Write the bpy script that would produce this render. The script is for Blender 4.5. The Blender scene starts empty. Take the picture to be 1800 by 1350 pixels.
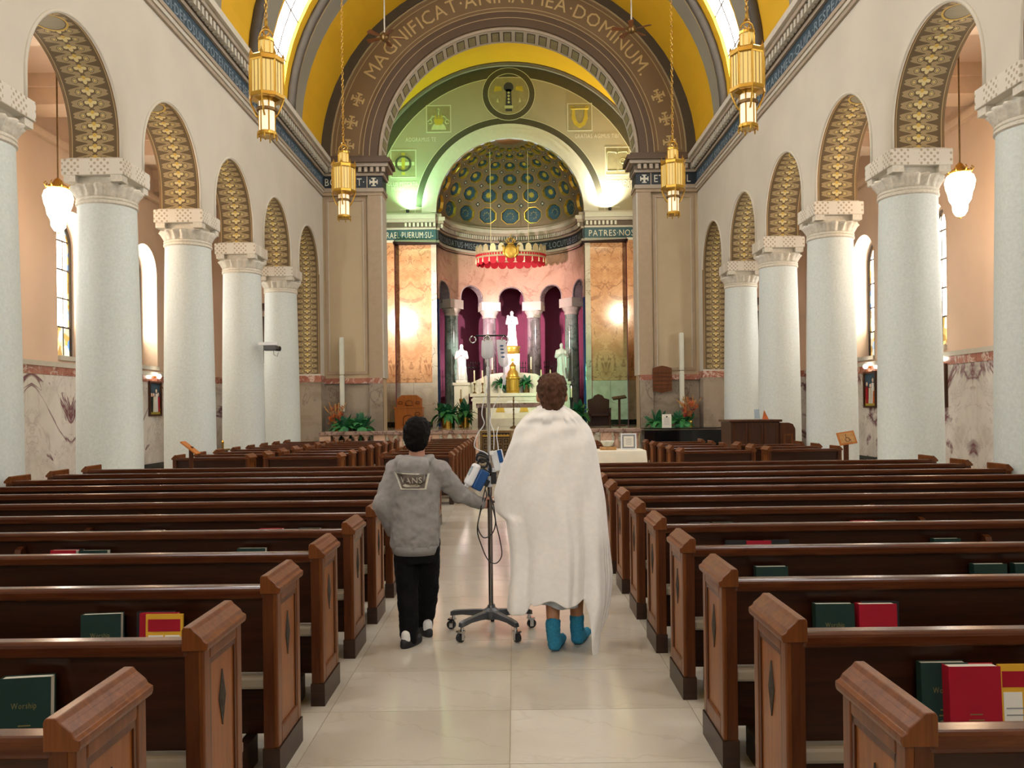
import bpy, bmesh, math, random
from mathutils import Vector, Matrix
random.seed(7)
S = bpy.context.scene
COL = S.collection
PI = math.pi
def R(d): return d*PI/180.0
# ------------------------------------------------------------------ camera, world, exposure
F, CX, CY, H, ROLL = 1440.0, 905.0, 718.0, 1.6, 0.012
cam = bpy.data.cameras.new('camera'); camo = bpy.data.objects.new('camera', cam); COL.objects.link(camo)
cam.sensor_width = 36.0; cam.sensor_fit = 'HORIZONTAL'; cam.lens = 36.0*F/1800
cam.shift_x = -(CX-900)/1800; cam.shift_y = (CY-675)/1800
cam.clip_start = 0.05; cam.clip_end = 200
camo.matrix_world = Matrix.Translation((0, 0, H)) @ Matrix.Rotation(PI/2, 4, 'X') @ Matrix.Rotation(-ROLL, 4, 'Z')
S.camera = camo
S.view_settings.view_transform = 'Standard'; S.view_settings.look = 'None'
S.view_settings.gamma = 1.0; S.view_settings.use_curve_mapping = False
S.view_settings.exposure = 0.0
try:
    S.cycles.max_bounces = 6; S.cycles.diffuse_bounces = 3; S.cycles.glossy_bounces = 3
    S.cycles.use_adaptive_sampling = True; S.cycles.adaptive_threshold = 0.09; S.cycles.adaptive_min_samples = 16
    S.cycles.transmission_bounces = 4; S.cycles.transparent_max_bounces = 6
    S.cycles.sample_clamp_indirect = 6.0
    S.cycles.use_denoising = True; S.cycles.use_light_tree = False
    S.cycles.caustics_reflective = False; S.cycles.caustics_refractive = False
except Exception: pass
W = bpy.data.worlds.new('sky'); S.world = W; W.use_nodes = True
W.node_tree.nodes['Background'].inputs[0].default_value = (0.75, 0.85, 1.0, 1)
W.node_tree.nodes['Background'].inputs[1].default_value = 1.0
WIN_AISLE, WIN_CLERE, WIN_FILL = 17.0, 17.0, 8.0      # radiance of the window panes; the last is the fill window added behind the camera
def P(px, py, Y):
    """photo pixel at depth Y -> world point"""
    dx, dy = px-CX, py-CY
    return Vector(((dx-ROLL*dy)*Y/F, Y, H-(dy+ROLL*dx)*Y/F))
# ------------------------------------------------------------------ mesh helpers
class MB:
    def __init__(s): s.v = []; s.f = []; s.m = []; s.cur = 0
    def add(s, vs, fs, m=None):
        o = len(s.v); s.v += [tuple(v) for v in vs]
        for f in fs: s.f.append(tuple(i+o for i in f)); s.m.append(s.cur if m is None else m)
        return s
    def box(s, x0, x1, y0, y1, z0, z1, m=None):
        v = [(x0,y0,z0),(x1,y0,z0),(x1,y1,z0),(x0,y1,z0),(x0,y0,z1),(x1,y0,z1),(x1,y1,z1),(x0,y1,z1)]
        return s.add(v, [(0,3,2,1),(4,5,6,7),(0,1,5,4),(1,2,6,5),(2,3,7,6),(3,0,4,7)], m)
    def obox(s, c, sz, M=None, m=None):
        M = M or Matrix.Identity(3); c = Vector(c)
        v = [c + M @ Vector((a*sz[0]/2, b*sz[1]/2, d*sz[2]/2)) for d in (-1,1) for b in (-1,1) for a in (-1,1)]
        return s.add(v, [(0,2,3,1),(4,5,7,6),(0,1,5,4),(1,3,7,5),(3,2,6,7),(2,0,4,6)], m)
    def loft(s, rings, cap0=True, cap1=True, closed=True, m=None):
        n = len(rings[0]); vs = [p for r in rings for p in r]; fs = []
        for i in range(len(rings)-1):
            for j in range(n if closed else n-1):
                k = (j+1) % n
                fs.append((i*n+j, i*n+k, (i+1)*n+k, (i+1)*n+j))
        if cap0: fs.append(tuple(reversed(range(n))))
        if cap1: fs.append(tuple(range((len(rings)-1)*n, len(rings)*n)))
        return s.add(vs, fs, m)
    def tube(s, pts, r, n=8, cap=True, m=None):
        pts = [Vector(p) for p in pts]; rings = []
        up = None
        for i, p in enumerate(pts):
            t = (pts[min(i+1, len(pts)-1)] - pts[max(i-1, 0)])
            if t.length < 1e-9: t = Vector((0,0,1))
            t.normalize()
            if up is None:
                a = Vector((0,0,1)) if abs(t.z) < .9 else Vector((1,0,0))
                up = (a - t*a.dot(t)).normalized()
            else:
                up = up - t*up.dot(t)
                up = up.normalized() if up.length > 1e-6 else Vector((1,0,0))
            b = t.cross(up); rr = r[i] if isinstance(r, (list, tuple)) else r
            rings.append([p + (up*math.cos(2*PI*j/n) + b*math.sin(2*PI*j/n))*rr for j in range(n)])
        return s.loft(rings, cap, cap, True, m)
    def lathe(s, prof, n=24, c=(0,0,0), a0=0, a1=2*PI, m=None, cap=True):
        full = abs(a1-a0) > 2*PI-1e-6; k = n if full else n+1
        rings = [[(c[0]+r*math.cos(a0+(a1-a0)*j/n), c[1]+r*math.sin(a0+(a1-a0)*j/n), c[2]+z) for j in range(k)] for r, z in prof]
        return s.loft(rings, cap and full, cap and full, full, m)
    def grid(s, fn, nu, nv, m=None):
        vs = [fn(i/nu, j/nv) for i in range(nu+1) for j in range(nv+1)]
        fs = [(i*(nv+1)+j, (i+1)*(nv+1)+j, (i+1)*(nv+1)+j+1, i*(nv+1)+j+1) for i in range(nu) for j in range(nv)]
        return s.add(vs, fs, m)
    def prism(s, poly, fr, d0, d1, m=None):
        """poly of (u,v); fr(u,v,d)->xyz; extruded between d0 and d1"""
        n = len(poly); vs = [fr(u,v,d0) for u,v in poly] + [fr(u,v,d1) for u,v in poly]
        fs = [tuple(reversed(range(n))), tuple(range(n,2*n))] + [(i,(i+1)%n,(i+1)%n+n,i+n) for i in range(n)]
        return s.add(vs, fs, m)
    def sphere(s, c, r, nu=12, nv=8, M=None, m=None):
        rr = r if isinstance(r, (tuple, list)) else (r,r,r); c = Vector(c); M = M or Matrix.Identity(3)
        rings = []
        for i in range(1, nv):
            t = PI*i/nv
            rings.append([c + M @ Vector((rr[0]*math.sin(t)*math.cos(2*PI*j/nu), rr[1]*math.sin(t)*math.sin(2*PI*j/nu), -rr[2]*math.cos(t))) for j in range(nu)])
        o = len(s.v); s.loft(rings, False, False, True, m)
        b = len(s.v); s.v += [tuple(c + M @ Vector((0,0,-rr[2]))), tuple(c + M @ Vector((0,0,rr[2])))]
        L = (nv-2)*nu
        for j in range(nu):
            k = (j+1) % nu
            s.f.append((b, o+k, o+j)); s.f.append((b+1, o+L+j, o+L+k)); s.m += [s.cur if m is None else m]*2
        return s
    def cap(s, p0, r0, p1, r1, n=14):
        """closed tapered capsule"""
        p0, p1 = Vector(p0), Vector(p1); t = (p1-p0).normalized()
        a = Vector((0,0,1)) if abs(t.z) < .9 else Vector((1,0,0)); u = (a-t*a.dot(t)).normalized(); b = t.cross(u)
        rings = []
        for k in range(1,5):
            q = -PI/2 + PI/2*k/4; rings.append((p0 + t*r0*math.sin(q), r0*math.cos(q)))
        for k in range(0,4):
            q = PI/2*k/4; rings.append((p1 + t*r1*math.sin(q), r1*math.cos(q)))
        rg = [[c + (u*math.cos(2*PI*j/n)+b*math.sin(2*PI*j/n))*r for j in range(n)] for c, r in rings]
        return s.loft(rg)
    def mesh(s, name, mats, smooth=False):
        me = bpy.data.meshes.new(name); me.from_pydata(s.v, [], s.f)
        for m in (mats if isinstance(mats, (list,tuple)) else [mats]): me.materials.append(M_(m))
        if any(s.m): me.polygons.foreach_set('material_index', s.m)
        bm = bmesh.new(); bm.from_mesh(me); bmesh.ops.recalc_face_normals(bm, faces=bm.faces); bm.to_mesh(me); bm.free()
        if smooth:
            me.polygons.foreach_set('use_smooth', [True]*len(me.polygons))
        me.update(); return me
    def build(s, name, mats, parent=None, smooth=False, angle=None):
        me = s.mesh(name, mats, smooth or angle is not None)
        if angle is not None:
            try: me.set_sharp_from_angle(angle=R(angle))
            except Exception: pass
        return link(name, me, parent)
def link(name, me, parent=None):
    o = bpy.data.objects.new(name, me); COL.objects.link(o)
    if parent is not None: o.parent = parent
    return o
def inst(o, parent=None, loc=None, rot=None, scale=None):
    c = o.copy(); COL.objects.link(c); c.parent = parent
    if loc is not None: c.location = loc
    if rot is not None: c.rotation_euler = rot
    if scale is not None: c.scale = scale
    return c
def tag(o, label, cat, group=None):
    o['label'] = label; o['category'] = cat
    if group: o['group'] = group
    return o
def struct(o): o['kind'] = 'structure'; return o
def stuff(o): o['kind'] = 'stuff'; return o
def thing(name, label, cat, loc=(0,0,0), rz=0, group=None):
    o = bpy.data.objects.new(name, None); COL.objects.link(o); o.empty_display_size = .1
    o.location = loc; o.rotation_euler = (0,0,rz)
    return tag(o, label, cat, group)
def copy_tree(o, parent=None):
    c = o.copy(); COL.objects.link(c); c.parent = parent
    for ch in list(o.children): copy_tree(ch, c)
    return c
def bevel(o, w, seg=2):
    b = o.modifiers.new('bevel', 'BEVEL'); b.width = w; b.segments = seg; b.limit_method = 'ANGLE'; return o
ORD = ['first','second','third','fourth','fifth','sixth','seventh','eighth','ninth','tenth','eleventh','twelfth','thirteenth','fourteenth','fifteenth']
_txt = {}
def glyph(ch, mat, size, ext=0.006):
    """one letter as a shared mesh, origin at its lower left; returns (mesh, advance)"""
    k = (ch, mat, size, ext)
    if k in _txt: return _txt[k]
    def ev(t):
        cu = bpy.data.curves.new('glyph', 'FONT'); cu.body = t; cu.size = size; cu.extrude = ext; cu.resolution_u = 2
        ob = bpy.data.objects.new('glyph', cu); COL.objects.link(ob); bpy.context.view_layer.update()
        me = bpy.data.meshes.new_from_object(ob.evaluated_get(bpy.context.evaluated_depsgraph_get()))
        bpy.data.objects.remove(ob); bpy.data.curves.remove(cu); return me
    me = ev(ch); w = max((v.co.x for v in me.vertices), default=size*.3)
    lo = min((v.co.x for v in me.vertices), default=0)
    me.materials.clear(); me.materials.append(M_(mat)); me.name = 'letter'
    _txt[k] = (me, w + size*.09 if ch != ' ' else size*.35); return _txt[k]
def write(text, place, size, mat, parent, width=None, ext=0.006, gap=0.0, name='letter'):
    """place(s)->Matrix for a letter whose lower left is s metres along the line (s from 0)"""
    adv = [(glyph(c, mat, size, ext) if c != ' ' else (None, size*.4)) for c in text]
    tot = sum(a+gap for _, a in adv); k = 1.0 if width is None else width/tot; s = 0; out = []
    for me, a in adv:
        if me is not None:
            o = link(name, me, parent); M = place(s*k)
            o.matrix_local = M @ Matrix.Scale(min(k, 1.6), 4, (1,0,0)); out.append(o)
        s += a+gap
    return out
def frame_mat(o, x, y, z):
    M = Matrix.Identity(4)
    for i, a in enumerate((x, y, z, o)):
        for r in range(3): M[r][i] = a[r]
    return M
# ------------------------------------------------------------------ materials
def L(hexs):
    h = hexs.lstrip('#'); c = [int(h[i:i+2],16)/255 for i in (0,2,4)]
    return tuple((x/12.92 if x <= .04045 else ((x+.055)/1.055)**2.4) for x in c) + (1,)
_m = {}
class NT:
    def __init__(s, name):
        s.m = bpy.data.materials.new(name); s.m.use_nodes = True; s.t = s.m.node_tree; s.b = s.t.nodes['Principled BSDF']
        _m[name] = s.m
    def n(s, typ, **kw):
        x = s.t.nodes.new(typ)
        for k, v in kw.items():
            if k.startswith('i_'): x.inputs[k[2:]].default_value = v
            else: setattr(x, k, v)
        return x
    def lk(s, a, b): s.t.links.new(a, b)
    def math(s, op, a, b=None, c=None):
        x = s.t.nodes.new('ShaderNodeMath'); x.operation = op
        for i, q in enumerate((a, b, c)):
            if q is None: continue
            if isinstance(q, (int, float)): x.inputs[i].default_value = q
            else: s.lk(q, x.inputs[i])
        return x.outputs[0]
    def mix(s, fac, a, b):
        x = s.t.nodes.new('ShaderNodeMix'); x.data_type = 'RGBA'
        for sock, q in ((x.inputs[0], fac), (x.inputs[6], a), (x.inputs[7], b)):
            if isinstance(q, (int, float)): sock.default_value = q
            elif isinstance(q, tuple): sock.default_value = q
            else: s.lk(q, sock)
        return x.outputs[2]
    def ramp(s, fac, stops):
        x = s.t.nodes.new('ShaderNodeValToRGB'); cr = x.color_ramp
        while len(cr.elements) < len(stops): cr.elements.new(0.5)
        for e, (p, c) in zip(cr.elements, stops): e.position = p; e.color = c if len(c) == 4 else (*c, 1)
        s.lk(fac, x.inputs[0]); return x.outputs[0]
    def coord(s, kind='Object', scale=(1,1,1), loc=(0,0,0)):
        tc = s.t.nodes.new('ShaderNodeTexCoord'); mp = s.t.nodes.new('ShaderNodeMapping')
        mp.inputs['Scale'].default_value = scale; mp.inputs['Location'].default_value = loc
        s.lk(tc.outputs[kind], mp.inputs[0]); return mp.outputs[0]
    def noise(s, vec, scale, detail=4, rough=.55, dist=0.0):
        x = s.t.nodes.new('ShaderNodeTexNoise'); s.lk(vec, x.inputs['Vector'])
        x.inputs['Scale'].default_value = scale; x.inputs['Detail'].default_value = detail
        x.inputs['Roughness'].default_value = rough; x.inputs['Distortion'].default_value = dist
        return x.outputs['Fac']
    def col(s, c): s.lk(c, s.b.inputs['Base Color']) if not isinstance(c, tuple) else setattr(s.b.inputs['Base Color'], 'default_value', c)
    def set(s, rough=.5, metal=0.0, spec=.5, coat=0.0):
        s.b.inputs['Roughness'].default_value = rough; s.b.inputs['Metallic'].default_value = metal
        s.b.inputs['Specular IOR Level'].default_value = spec; s.b.inputs['Coat Weight'].default_value = coat
        s.b.inputs['Coat Roughness'].default_value = .15
        return s
    def bump(s, h, strength=.2, dist=.01):
        x = s.t.nodes.new('ShaderNodeBump'); x.inputs['Strength'].default_value = strength; x.inputs['Distance'].default_value = dist
        s.lk(h, x.inputs['Height']); s.lk(x.outputs[0], s.b.inputs['Normal'])
def M_(name):
    return name if not isinstance(name, str) else _m[name]
def simple(name, c, rough=.5, metal=0.0, var=.12, scale=6.0, bump=0.0, coat=0.0, spec=.5, stretch=(1,1,1)):
    t = NT(name).set(rough, metal, spec, coat); c = L(c) if isinstance(c, str) else c
    v = t.coord('Object', stretch); nz = t.noise(v, scale, 3)
    lo = tuple(x*(1-var) for x in c[:3])+(1,); hi = tuple(min(1, x*(1+var)) for x in c[:3])+(1,)
    t.col(t.ramp(nz, [(.3, lo), (.7, hi)]))
    if bump: t.bump(t.noise(v, scale*6, 3), bump, .004)
    return t
def emit(name, c, strength, base=None):
    t = NT(name); c = L(c) if isinstance(c, str) else c
    t.col(c); t.b.inputs['Emission Color'].default_value = c; t.b.inputs['Emission Strength'].default_value = strength
    return t
def marble(name, base, base2, vein, scale=.55, width=.03, rough=.16, mirror=None, blot=1.2, seed=0.0, fine=.4, amount=.9):
    t = NT(name).set(rough); v = t.coord('Object', (1,1,1), (seed, seed*.7, seed*.3))
    if mirror:
        sep = t.n('ShaderNodeSeparateXYZ'); t.lk(v, sep.inputs[0]); cmb = t.n('ShaderNodeCombineXYZ')
        pp = t.math('PINGPONG', sep.outputs[mirror[0]], mirror[1])
        for i in range(3): t.lk(pp if i == mirror[0] else sep.outputs[i], cmb.inputs[i])
        v = cmb.outputs[0]
    nz = t.noise(v, blot, 4, .6, .6)
    c = t.ramp(nz, [(.28, base2), (.5, base), (.75, tuple(min(1, x*1.12) for x in base[:3])+(1,))])
    a = t.noise(v, scale, 5, .6, 1.1)
    d = t.math('ABSOLUTE', t.math('SUBTRACT', a, .5))
    mod = t.noise(v, scale*1.7, 1)
    wv = t.math('MULTIPLY', width*2.2, t.math('SUBTRACT', mod, .28))
    f = t.math('MULTIPLY', t.math('SUBTRACT', 1.0, t.math('MINIMUM', 1.0, t.math('DIVIDE', d, t.math('MAXIMUM', wv, .0015)))), amount)
    f.node.use_clamp = True
    c = t.mix(f, c, vein)
    b = t.noise(v, scale*3.1, 4, .65, 1.6); d2 = t.math('ABSOLUTE', t.math('SUBTRACT', b, .5))
    f2 = t.math('MULTIPLY', t.math('SUBTRACT', 1.0, t.math('MINIMUM', 1.0, t.math('DIVIDE', d2, width*.45))), fine)
    f2.node.use_clamp = True
    t.col(t.mix(f2, c, tuple((x*.6+y*.4) for x, y in zip(vein, base)))); return t
def wood(name, dark, light, rough=.3, axis=0, scale=1.0, coat=.08):
    st = [14*scale]*3; st[axis] = .9*scale
    t = NT(name).set(rough, 0, .32, coat); v = t.coord('Object', tuple(st))
    nz = t.noise(v, 2.2, 4, .62, .8); g = t.noise(v, 9, 2, .5, .2)
    c = t.ramp(nz, [(.3, L(dark)), (.72, L(light))])
    t.col(t.mix(t.math('MULTIPLY', g, .35), c, tuple(x*.55 for x in L(dark)[:3])+(1,))); t.bump(nz, .08, .003); return t
# ---- plain materials
simple('plaster', '#d0c9bb', .8, var=.05, scale=.8)
simple('plaster_peach', '#e9cbb2', .75, var=.05, scale=.7)
simple('plaster_pier', '#bda98a', .75, var=.07, scale=.9)
simple('pier_edge', '#b09a80', .7, var=.05)
simple('peach_trim', '#efd3b8', .75, var=.04)
simple('column_stone', '#d3dad7', .55, var=.07, scale=26, bump=.15)
simple('capital_stone', '#d9d2c4', .6, var=.10, scale=30, bump=.2)
simple('cornice_stone', '#ab9c8a', .65, var=.06)
simple('cornice_dark', '#6a5d4e', .65, var=.06)
simple('cornice_pale', '#c9c2b4', .6, var=.05)
simple('frieze_blue', '#2f4656', .6, var=.18, scale=14)
simple('frieze_navy', '#242b33', .55, var=.18, scale=14)
simple('frieze_teal', '#25505a', .5, var=.15, scale=14)
simple('letter_cream', '#d9d4c0', .6, var=.03)
simple('letter_grey', '#8796a2', .6, var=.03)
simple('letter_gold', '#c7ae7c', .55, var=.05)
simple('vault_yellow', '#e0ae1c', .75, var=.05, scale=.8)
simple('vault_grey', '#8f8a7c', .75, var=.06, scale=.9)
simple('rib_dark', '#4a4238', .6, var=.10)
simple('arch_brown', '#7c6549', .7, var=.06, scale=1.2)
simple('arch_dark', '#5d4a3a', .7, var=.06, scale=1.2)
simple('arch_line', '#b09a74', .6, var=.03)
simple('lunette_grey', '#a8a288', .75, var=.06, scale=.6)
simple('lunette_dark', '#4d4a3a', .7, var=.07)
simple('lunette_line', '#cfd0b4', .6, var=.03)
simple('moulding_white', '#d8d8c8', .6, var=.04)
simple('emblem_gold', '#c0ad3e', .5, var=.1)
simple('emblem_ochre', '#98916c', .6, var=.1)
simple('emblem_pale', '#c9cf9e', .6, var=.06)
simple('emblem_dark', '#3c3f4a', .6, var=.1)
simple('dome_taupe', '#86745c', .7, var=.06, scale=1.5)
simple('coffer_blue', '#31556a', .6, var=.25, scale=5)
simple('coffer_navy', '#20303c', .6, var=.2)
simple('oculus_brown', '#9a6a48', .7, var=.1)
simple('gilding', '#dcb64e', .3, .7, var=.08)
simple('black_stone', '#20241f', .15, var=.5, scale=4)
marble('marble_veined', L('#dcd5cc'), L('#c3bbb0'), L('#6b3540'), .30, .055, .2, (1, 1.45), 1.0, 3.3, .4, 1.0)
marble('marble_red', L('#a86a56'), L('#8a4c40'), L('#e2cfc0'), 1.8, .05, .2, None, 2.0, 1.0)
marble('marble_grey', L('#a39483'), L('#877867'), L('#6a5850'), .7, .02, .2, (0, 1.1), 1.2, 6.1, .3, .6)
marble('marble_gold', L('#dcae82'), L('#bd8557'), L('#7d4a30'), .9, .045, .17, (0, .72), 1.1, 2.75, .6, .65)
marble('marble_pale', L('#cfc9b8'), L('#b4ad98'), L('#6c5a48'), .6, .012, .12, (0, .72), 1.4, 5.0, .3)
marble('marble_pink', L('#d8b49c'), L('#c09a84'), L('#a06a56'), .5, .03, .2, None, 1.3, 4.4, .3, .5)
marble('marble_rail', L('#a98e80'), L('#8a6a5c'), L('#4d2d2a'), 1.6, .06, .2, None, 2.5, 8.0)
marble('marble_altar', L('#e0dcc8'), L('#cdc8b2'), L('#a8a084'), .8, .01, .25, None, 1.0, 9.0, .2, .5)
marble('marble_white', L('#e6e6e0'), L('#dadad4'), L('#b8b8b4'), .8, .01, .3, None, 1.5, 7.0, .2, .3)
marble('column_pink', L('#a59a9a'), L('#8c8286'), L('#5d5560'), 1.3, .03, .12, None, 3.0, 2.0, .4)
marble('column_green_lit', L('#9fb0a6'), L('#7c9188'), L('#4a5f58'), 1.3, .03, .12, None, 3.0, 2.5, .4)  # green cast of the coloured lamps put into the stone colour
t=marble('floor_stone', L('#cbc5ba'), L('#bdb5a6'), L('#b0a696'), .5, .02, .10, None, .8, 2.0, .2, .3)
oi=t.n('ShaderNodeObjectInfo'); old=t.b.inputs['Base Color'].links[0].from_socket
t.col(t.mix(t.math('MULTIPLY', oi.outputs['Random'], .35), old, L('#a79c8a')))
simple('floor_joint', '#8d8270', .3)
simple('floor_under_pews', '#b0a48e', .2, var=.1, scale=.7)
wood('wood_dark', '#260f08', '#42200f', .32, 0)
wood('wood_rail', '#421e10', '#63361c', .20, 0)
wood('wood_end', '#5c2f14', '#814a20', .34, 2)
wood('wood_end_dark', '#43200f', '#633517', .34, 2)
wood('wood_panel', '#7c451c', '#9c5f2a', .36, 2)
wood('wood_plinth', '#2e1d15', '#3f291c', .4, 0)
wood('wood_orange', '#b0652a', '#cf8238', .4, 2)
wood('wood_deep', '#3c2318', '#5a3624', .4, 2)
simple('carving_dark', '#3b342c', .45, var=.3, scale=60)
simple('kneeler_pad', '#a89c8a', .5, var=.06)
simple('brass', '#c39a44', .28, 1.0, var=.1)
simple('bronze', '#7a5f3a', .4, .8, var=.2, scale=20)
simple('iron', '#2b2523', .5, .5, var=.2)
simple('chrome', '#cfd0d2', .12, 1.0, var=.03)
simple('steel_grey', '#8d8a88', .25, 1.0, var=.06)
simple('plastic_black', '#17171a', .4, var=.1)
simple('plastic_grey', '#55565a', .35, .3, var=.1)
simple('plastic_white', '#e4e6ea', .35, var=.02)
simple('plastic_blue', '#174b86', .3, var=.1)
simple('screen_glass', '#9fb0bd', .12, var=.05)
simple('paper', '#e9e4d8', .8, var=.03)
simple('print_grey', '#8a8a8a', .7, var=.05)
simple('cover_green', '#12302a', .45, var=.1)
simple('cover_red', '#a3122a', .4, var=.08)
simple('cover_black', '#191a1e', .5, var=.1)
simple('cover_yellow', '#d9a52c', .5, var=.08)
simple('gold_print', '#8f8452', .4, .5)
simple('purple_wall', '#8a3f5c', .75, var=.08)
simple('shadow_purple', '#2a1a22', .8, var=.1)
simple('blue_polish', '#1d3a72', .12, var=.15)
simple('candle_wax', '#e6dcb0', .5, var=.03)
simple('velvet_red', '#b00f22', .7, var=.08)
simple('silver_band', '#cfc59c', .4, .5, var=.1)
simple('leaf_green', '#3f8a4c', .45, var=.35, scale=9)
simple('leaf_dark', '#2b6a48', .45, var=.35, scale=9)
simple('flower_orange', '#c8642a', .6, var=.25, scale=12)
simple('flower_red', '#a02032', .6, var=.2, scale=12)
simple('straw', '#b98a54', .7, var=.2, scale=20)
simple('cloth_table', '#e8dfcd', .85, var=.03)
simple('piano_black', '#0c0d10', .06, var=.1)
simple('fan_wood', '#7a4a2a', .4, var=.15)
emit('pendant_glow', '#ffd9b0', 30.0)
emit('lamp_glow', '#fff0d8', 40.0)
emit('lantern_glass', '#e8c878', 0.30).set(.35)
emit('lantern_white', '#ffeccb', .55).set(.35)
emit('flame', '#ffd9a0', 12.0)
# ---- window glass: daylight through painted, leaded panes
def glass(name, strength, tint=.5, sc=2.2):
    t = NT(name); v = t.coord('Object'); vo = t.n('ShaderNodeTexVoronoi'); vo.inputs['Scale'].default_value = sc
    t.lk(v, vo.inputs['Vector']); nz = t.noise(v, .9, 2)
    pal = t.ramp(vo.outputs['Color'].node.outputs['Distance'], [(0, (1,.95,.85)), (.5, (1,.9,.62)), (.8, (.75,.5,.15))])
    hue = t.ramp(nz, [(.35, (1,1,1)), (.5, (1,.86,.5)), (.62, (.55,.75,1)), (.7, (1,1,1))])
    c = t.mix(.5, pal, hue); c = t.mix(tint, (.93,.97,1.0,1), c)
    t.col((.2,.2,.2,1)); t.lk(c, t.b.inputs['Emission Color']); t.b.inputs['Emission Strength'].default_value = strength; t.set(.15)
glass('glass_aisle', WIN_AISLE, .45); glass('glass_clerestory', WIN_CLERE, .06); glass('glass_fill', WIN_FILL, .1)
def painted(name, strength):
    t = NT(name).set(.2); v = t.coord('Object', (1,1,1)); vo = t.n('ShaderNodeTexVoronoi'); vo.inputs['Scale'].default_value = 5.5; t.lk(v, vo.inputs['Vector'])
    sp = t.n('ShaderNodeSeparateColor'); t.lk(vo.outputs['Color'], sp.inputs[0])
    c = t.ramp(sp.outputs[0], [(0, L('#c98a2a')), (.25, L('#f2d98a')), (.45, L('#5b93c4')), (.6, L('#fff2c8')), (.8, L('#8a5a24')), (1, L('#e8c05a'))])
    t.col((.1,.1,.1,1)); t.lk(c, t.b.inputs['Emission Color']); t.b.inputs['Emission Strength'].default_value = strength
painted('glass_painted', 1.6)
simple('lead', '#3a2c1c', .6, var=.1)
# ---- painted guilloche on the arch soffits (UV: u across -1..1, v metres from the crown)
def guilloche(name):
    t = NT(name).set(.65)
    uv = t.n('ShaderNodeUVMap'); sep = t.n('ShaderNodeSeparateXYZ'); t.lk(uv.outputs[0], sep.inputs[0])
    U = t.math('ABSOLUTE', sep.outputs[0]); V = sep.outputs[1]
    k = .168; fv = t.math('FRACT', t.math('DIVIDE', V, k))
    def lt(a, b): return t.math('LESS_THAN', a, b)
    def gt(a, b): return t.math('GREATER_THAN', a, b)
    ground, band, edge, gold, cream = L('#564326'), L('#a08a64'), L('#755835'), L('#d2ac48'), L('#dccb92')
    c = ground
    ph = t.math('MULTIPLY', fv, 2*PI); w = t.math('SUBTRACT', .40, t.math('MULTIPLY', .21, t.math('COSINE', ph)))
    sn = t.math('SINE', ph); sl_ = t.math('SQRT', t.math('ADD', 1.0, t.math('MULTIPLY', 9.9, t.math('MULTIPLY', sn, sn))))
    bd = t.math('DIVIDE', t.math('MULTIPLY', t.math('ABSOLUTE', t.math('SUBTRACT', U, w)), .4), sl_)
    c = t.mix(lt(bd, .037), c, band); c = t.mix(lt(t.math('ABSOLUTE', t.math('SUBTRACT', bd, .0355)), .0025), c, ground)
    def disc(u0, v0, r): 
        dx = t.math('MULTIPLY', t.math('SUBTRACT', U, u0), .4); dy = t.math('MULTIPLY', t.math('SUBTRACT', fv, v0), k)
        return t.math('SQRT', t.math('ADD', t.math('MULTIPLY', dx, dx), t.math('MULTIPLY', dy, dy)))
    dr = disc(.38, .5, 1)
    c = t.mix(lt(dr, .047), c, ground); c = t.mix(lt(dr, .036), c, cream); c = t.mix(lt(t.math('ABSOLUTE', t.math('SUBTRACT', dr, .024)), .005), c, ground); c = t.mix(lt(dr, .012), c, gold)
    # palmette fan
    dx = t.math('MULTIPLY', U, .4); dy = t.math('MULTIPLY', t.math('SUBTRACT', fv, .22), k)
    rr = t.math('SQRT', t.math('ADD', t.math('MULTIPLY', dx, dx), t.math('MULTIPLY', dy, dy)))
    an = t.math('ARCTAN2', dx, dy)
    pet = t.math('ADD', .55, t.math('MULTIPLY', .45, t.math('ABSOLUTE', t.math('COSINE', t.math('MULTIPLY', an, 2.6)))))
    fan = t.math('MULTIPLY', lt(rr, t.math('MULTIPLY', pet, .10)), lt(t.math('ABSOLUTE', an), 1.5))
    halo = t.math('MULTIPLY', lt(rr, t.math('MULTIPLY', pet, .125)), lt(t.math('ABSOLUTE', an), 1.6)); c = t.mix(halo, c, ground)
    c = t.mix(fan, c, cream); c = t.mix(lt(rr, .030), c, gold)
    c = t.mix(gt(U, .82), c, ground); c = t.mix(gt(U, .86), c, L('#c2a877')); c = t.mix(gt(U, .885), c, edge)
    # oval medallion at the crown
    mv = t.math('DIVIDE', V, .26); mu = t.math('DIVIDE', sep.outputs[0], .62)
    md = t.math('ADD', t.math('MULTIPLY', mv, mv), t.math('MULTIPLY', mu, mu))
    c = t.mix(lt(md, 1.0), c, gold); c = t.mix(lt(md, .78), c, ground); c = t.mix(lt(md, .66), c, L('#8a8470'))
    nz = t.noise(t.coord('Object'), 3, 3); c = t.mix(t.math('MULTIPLY', nz, .25), c, band)
    t.col(c)
guilloche('guilloche')
def carved(name):
    t = NT(name).set(.6); v = t.coord('Object')
    sep = t.n('ShaderNodeSeparateXYZ'); t.lk(v, sep.inputs[0])
    s_ = t.math('ADD', sep.outputs[0], sep.outputs[1])
    a = t.math('SINE', t.math('MULTIPLY', s_, 62)); b = t.math('SINE', t.math('MULTIPLY', sep.outputs[2], 62))
    pr = t.math('MULTIPLY', a, b)
    env = t.math('GREATER_THAN', t.math('SINE', t.math('MULTIPLY', s_, 13.2)), -.55)
    f = t.math('MULTIPLY', t.math('GREATER_THAN', pr, .34), env)
    t.col(t.mix(f, L('#dcd5c8'), L('#b2a38c')))
    t.bump(t.math('SUBTRACT', 1.0, f), .5, .02)
carved('capital_carved')
def uvset(o, uvs):
    """uvs: per vertex (u,v)"""
    me = o.data; l = me.uv_layers.new(name='UVMap')
    for lp in me.loops: l.data[lp.index].uv = uvs[lp.vertex_index]
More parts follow.
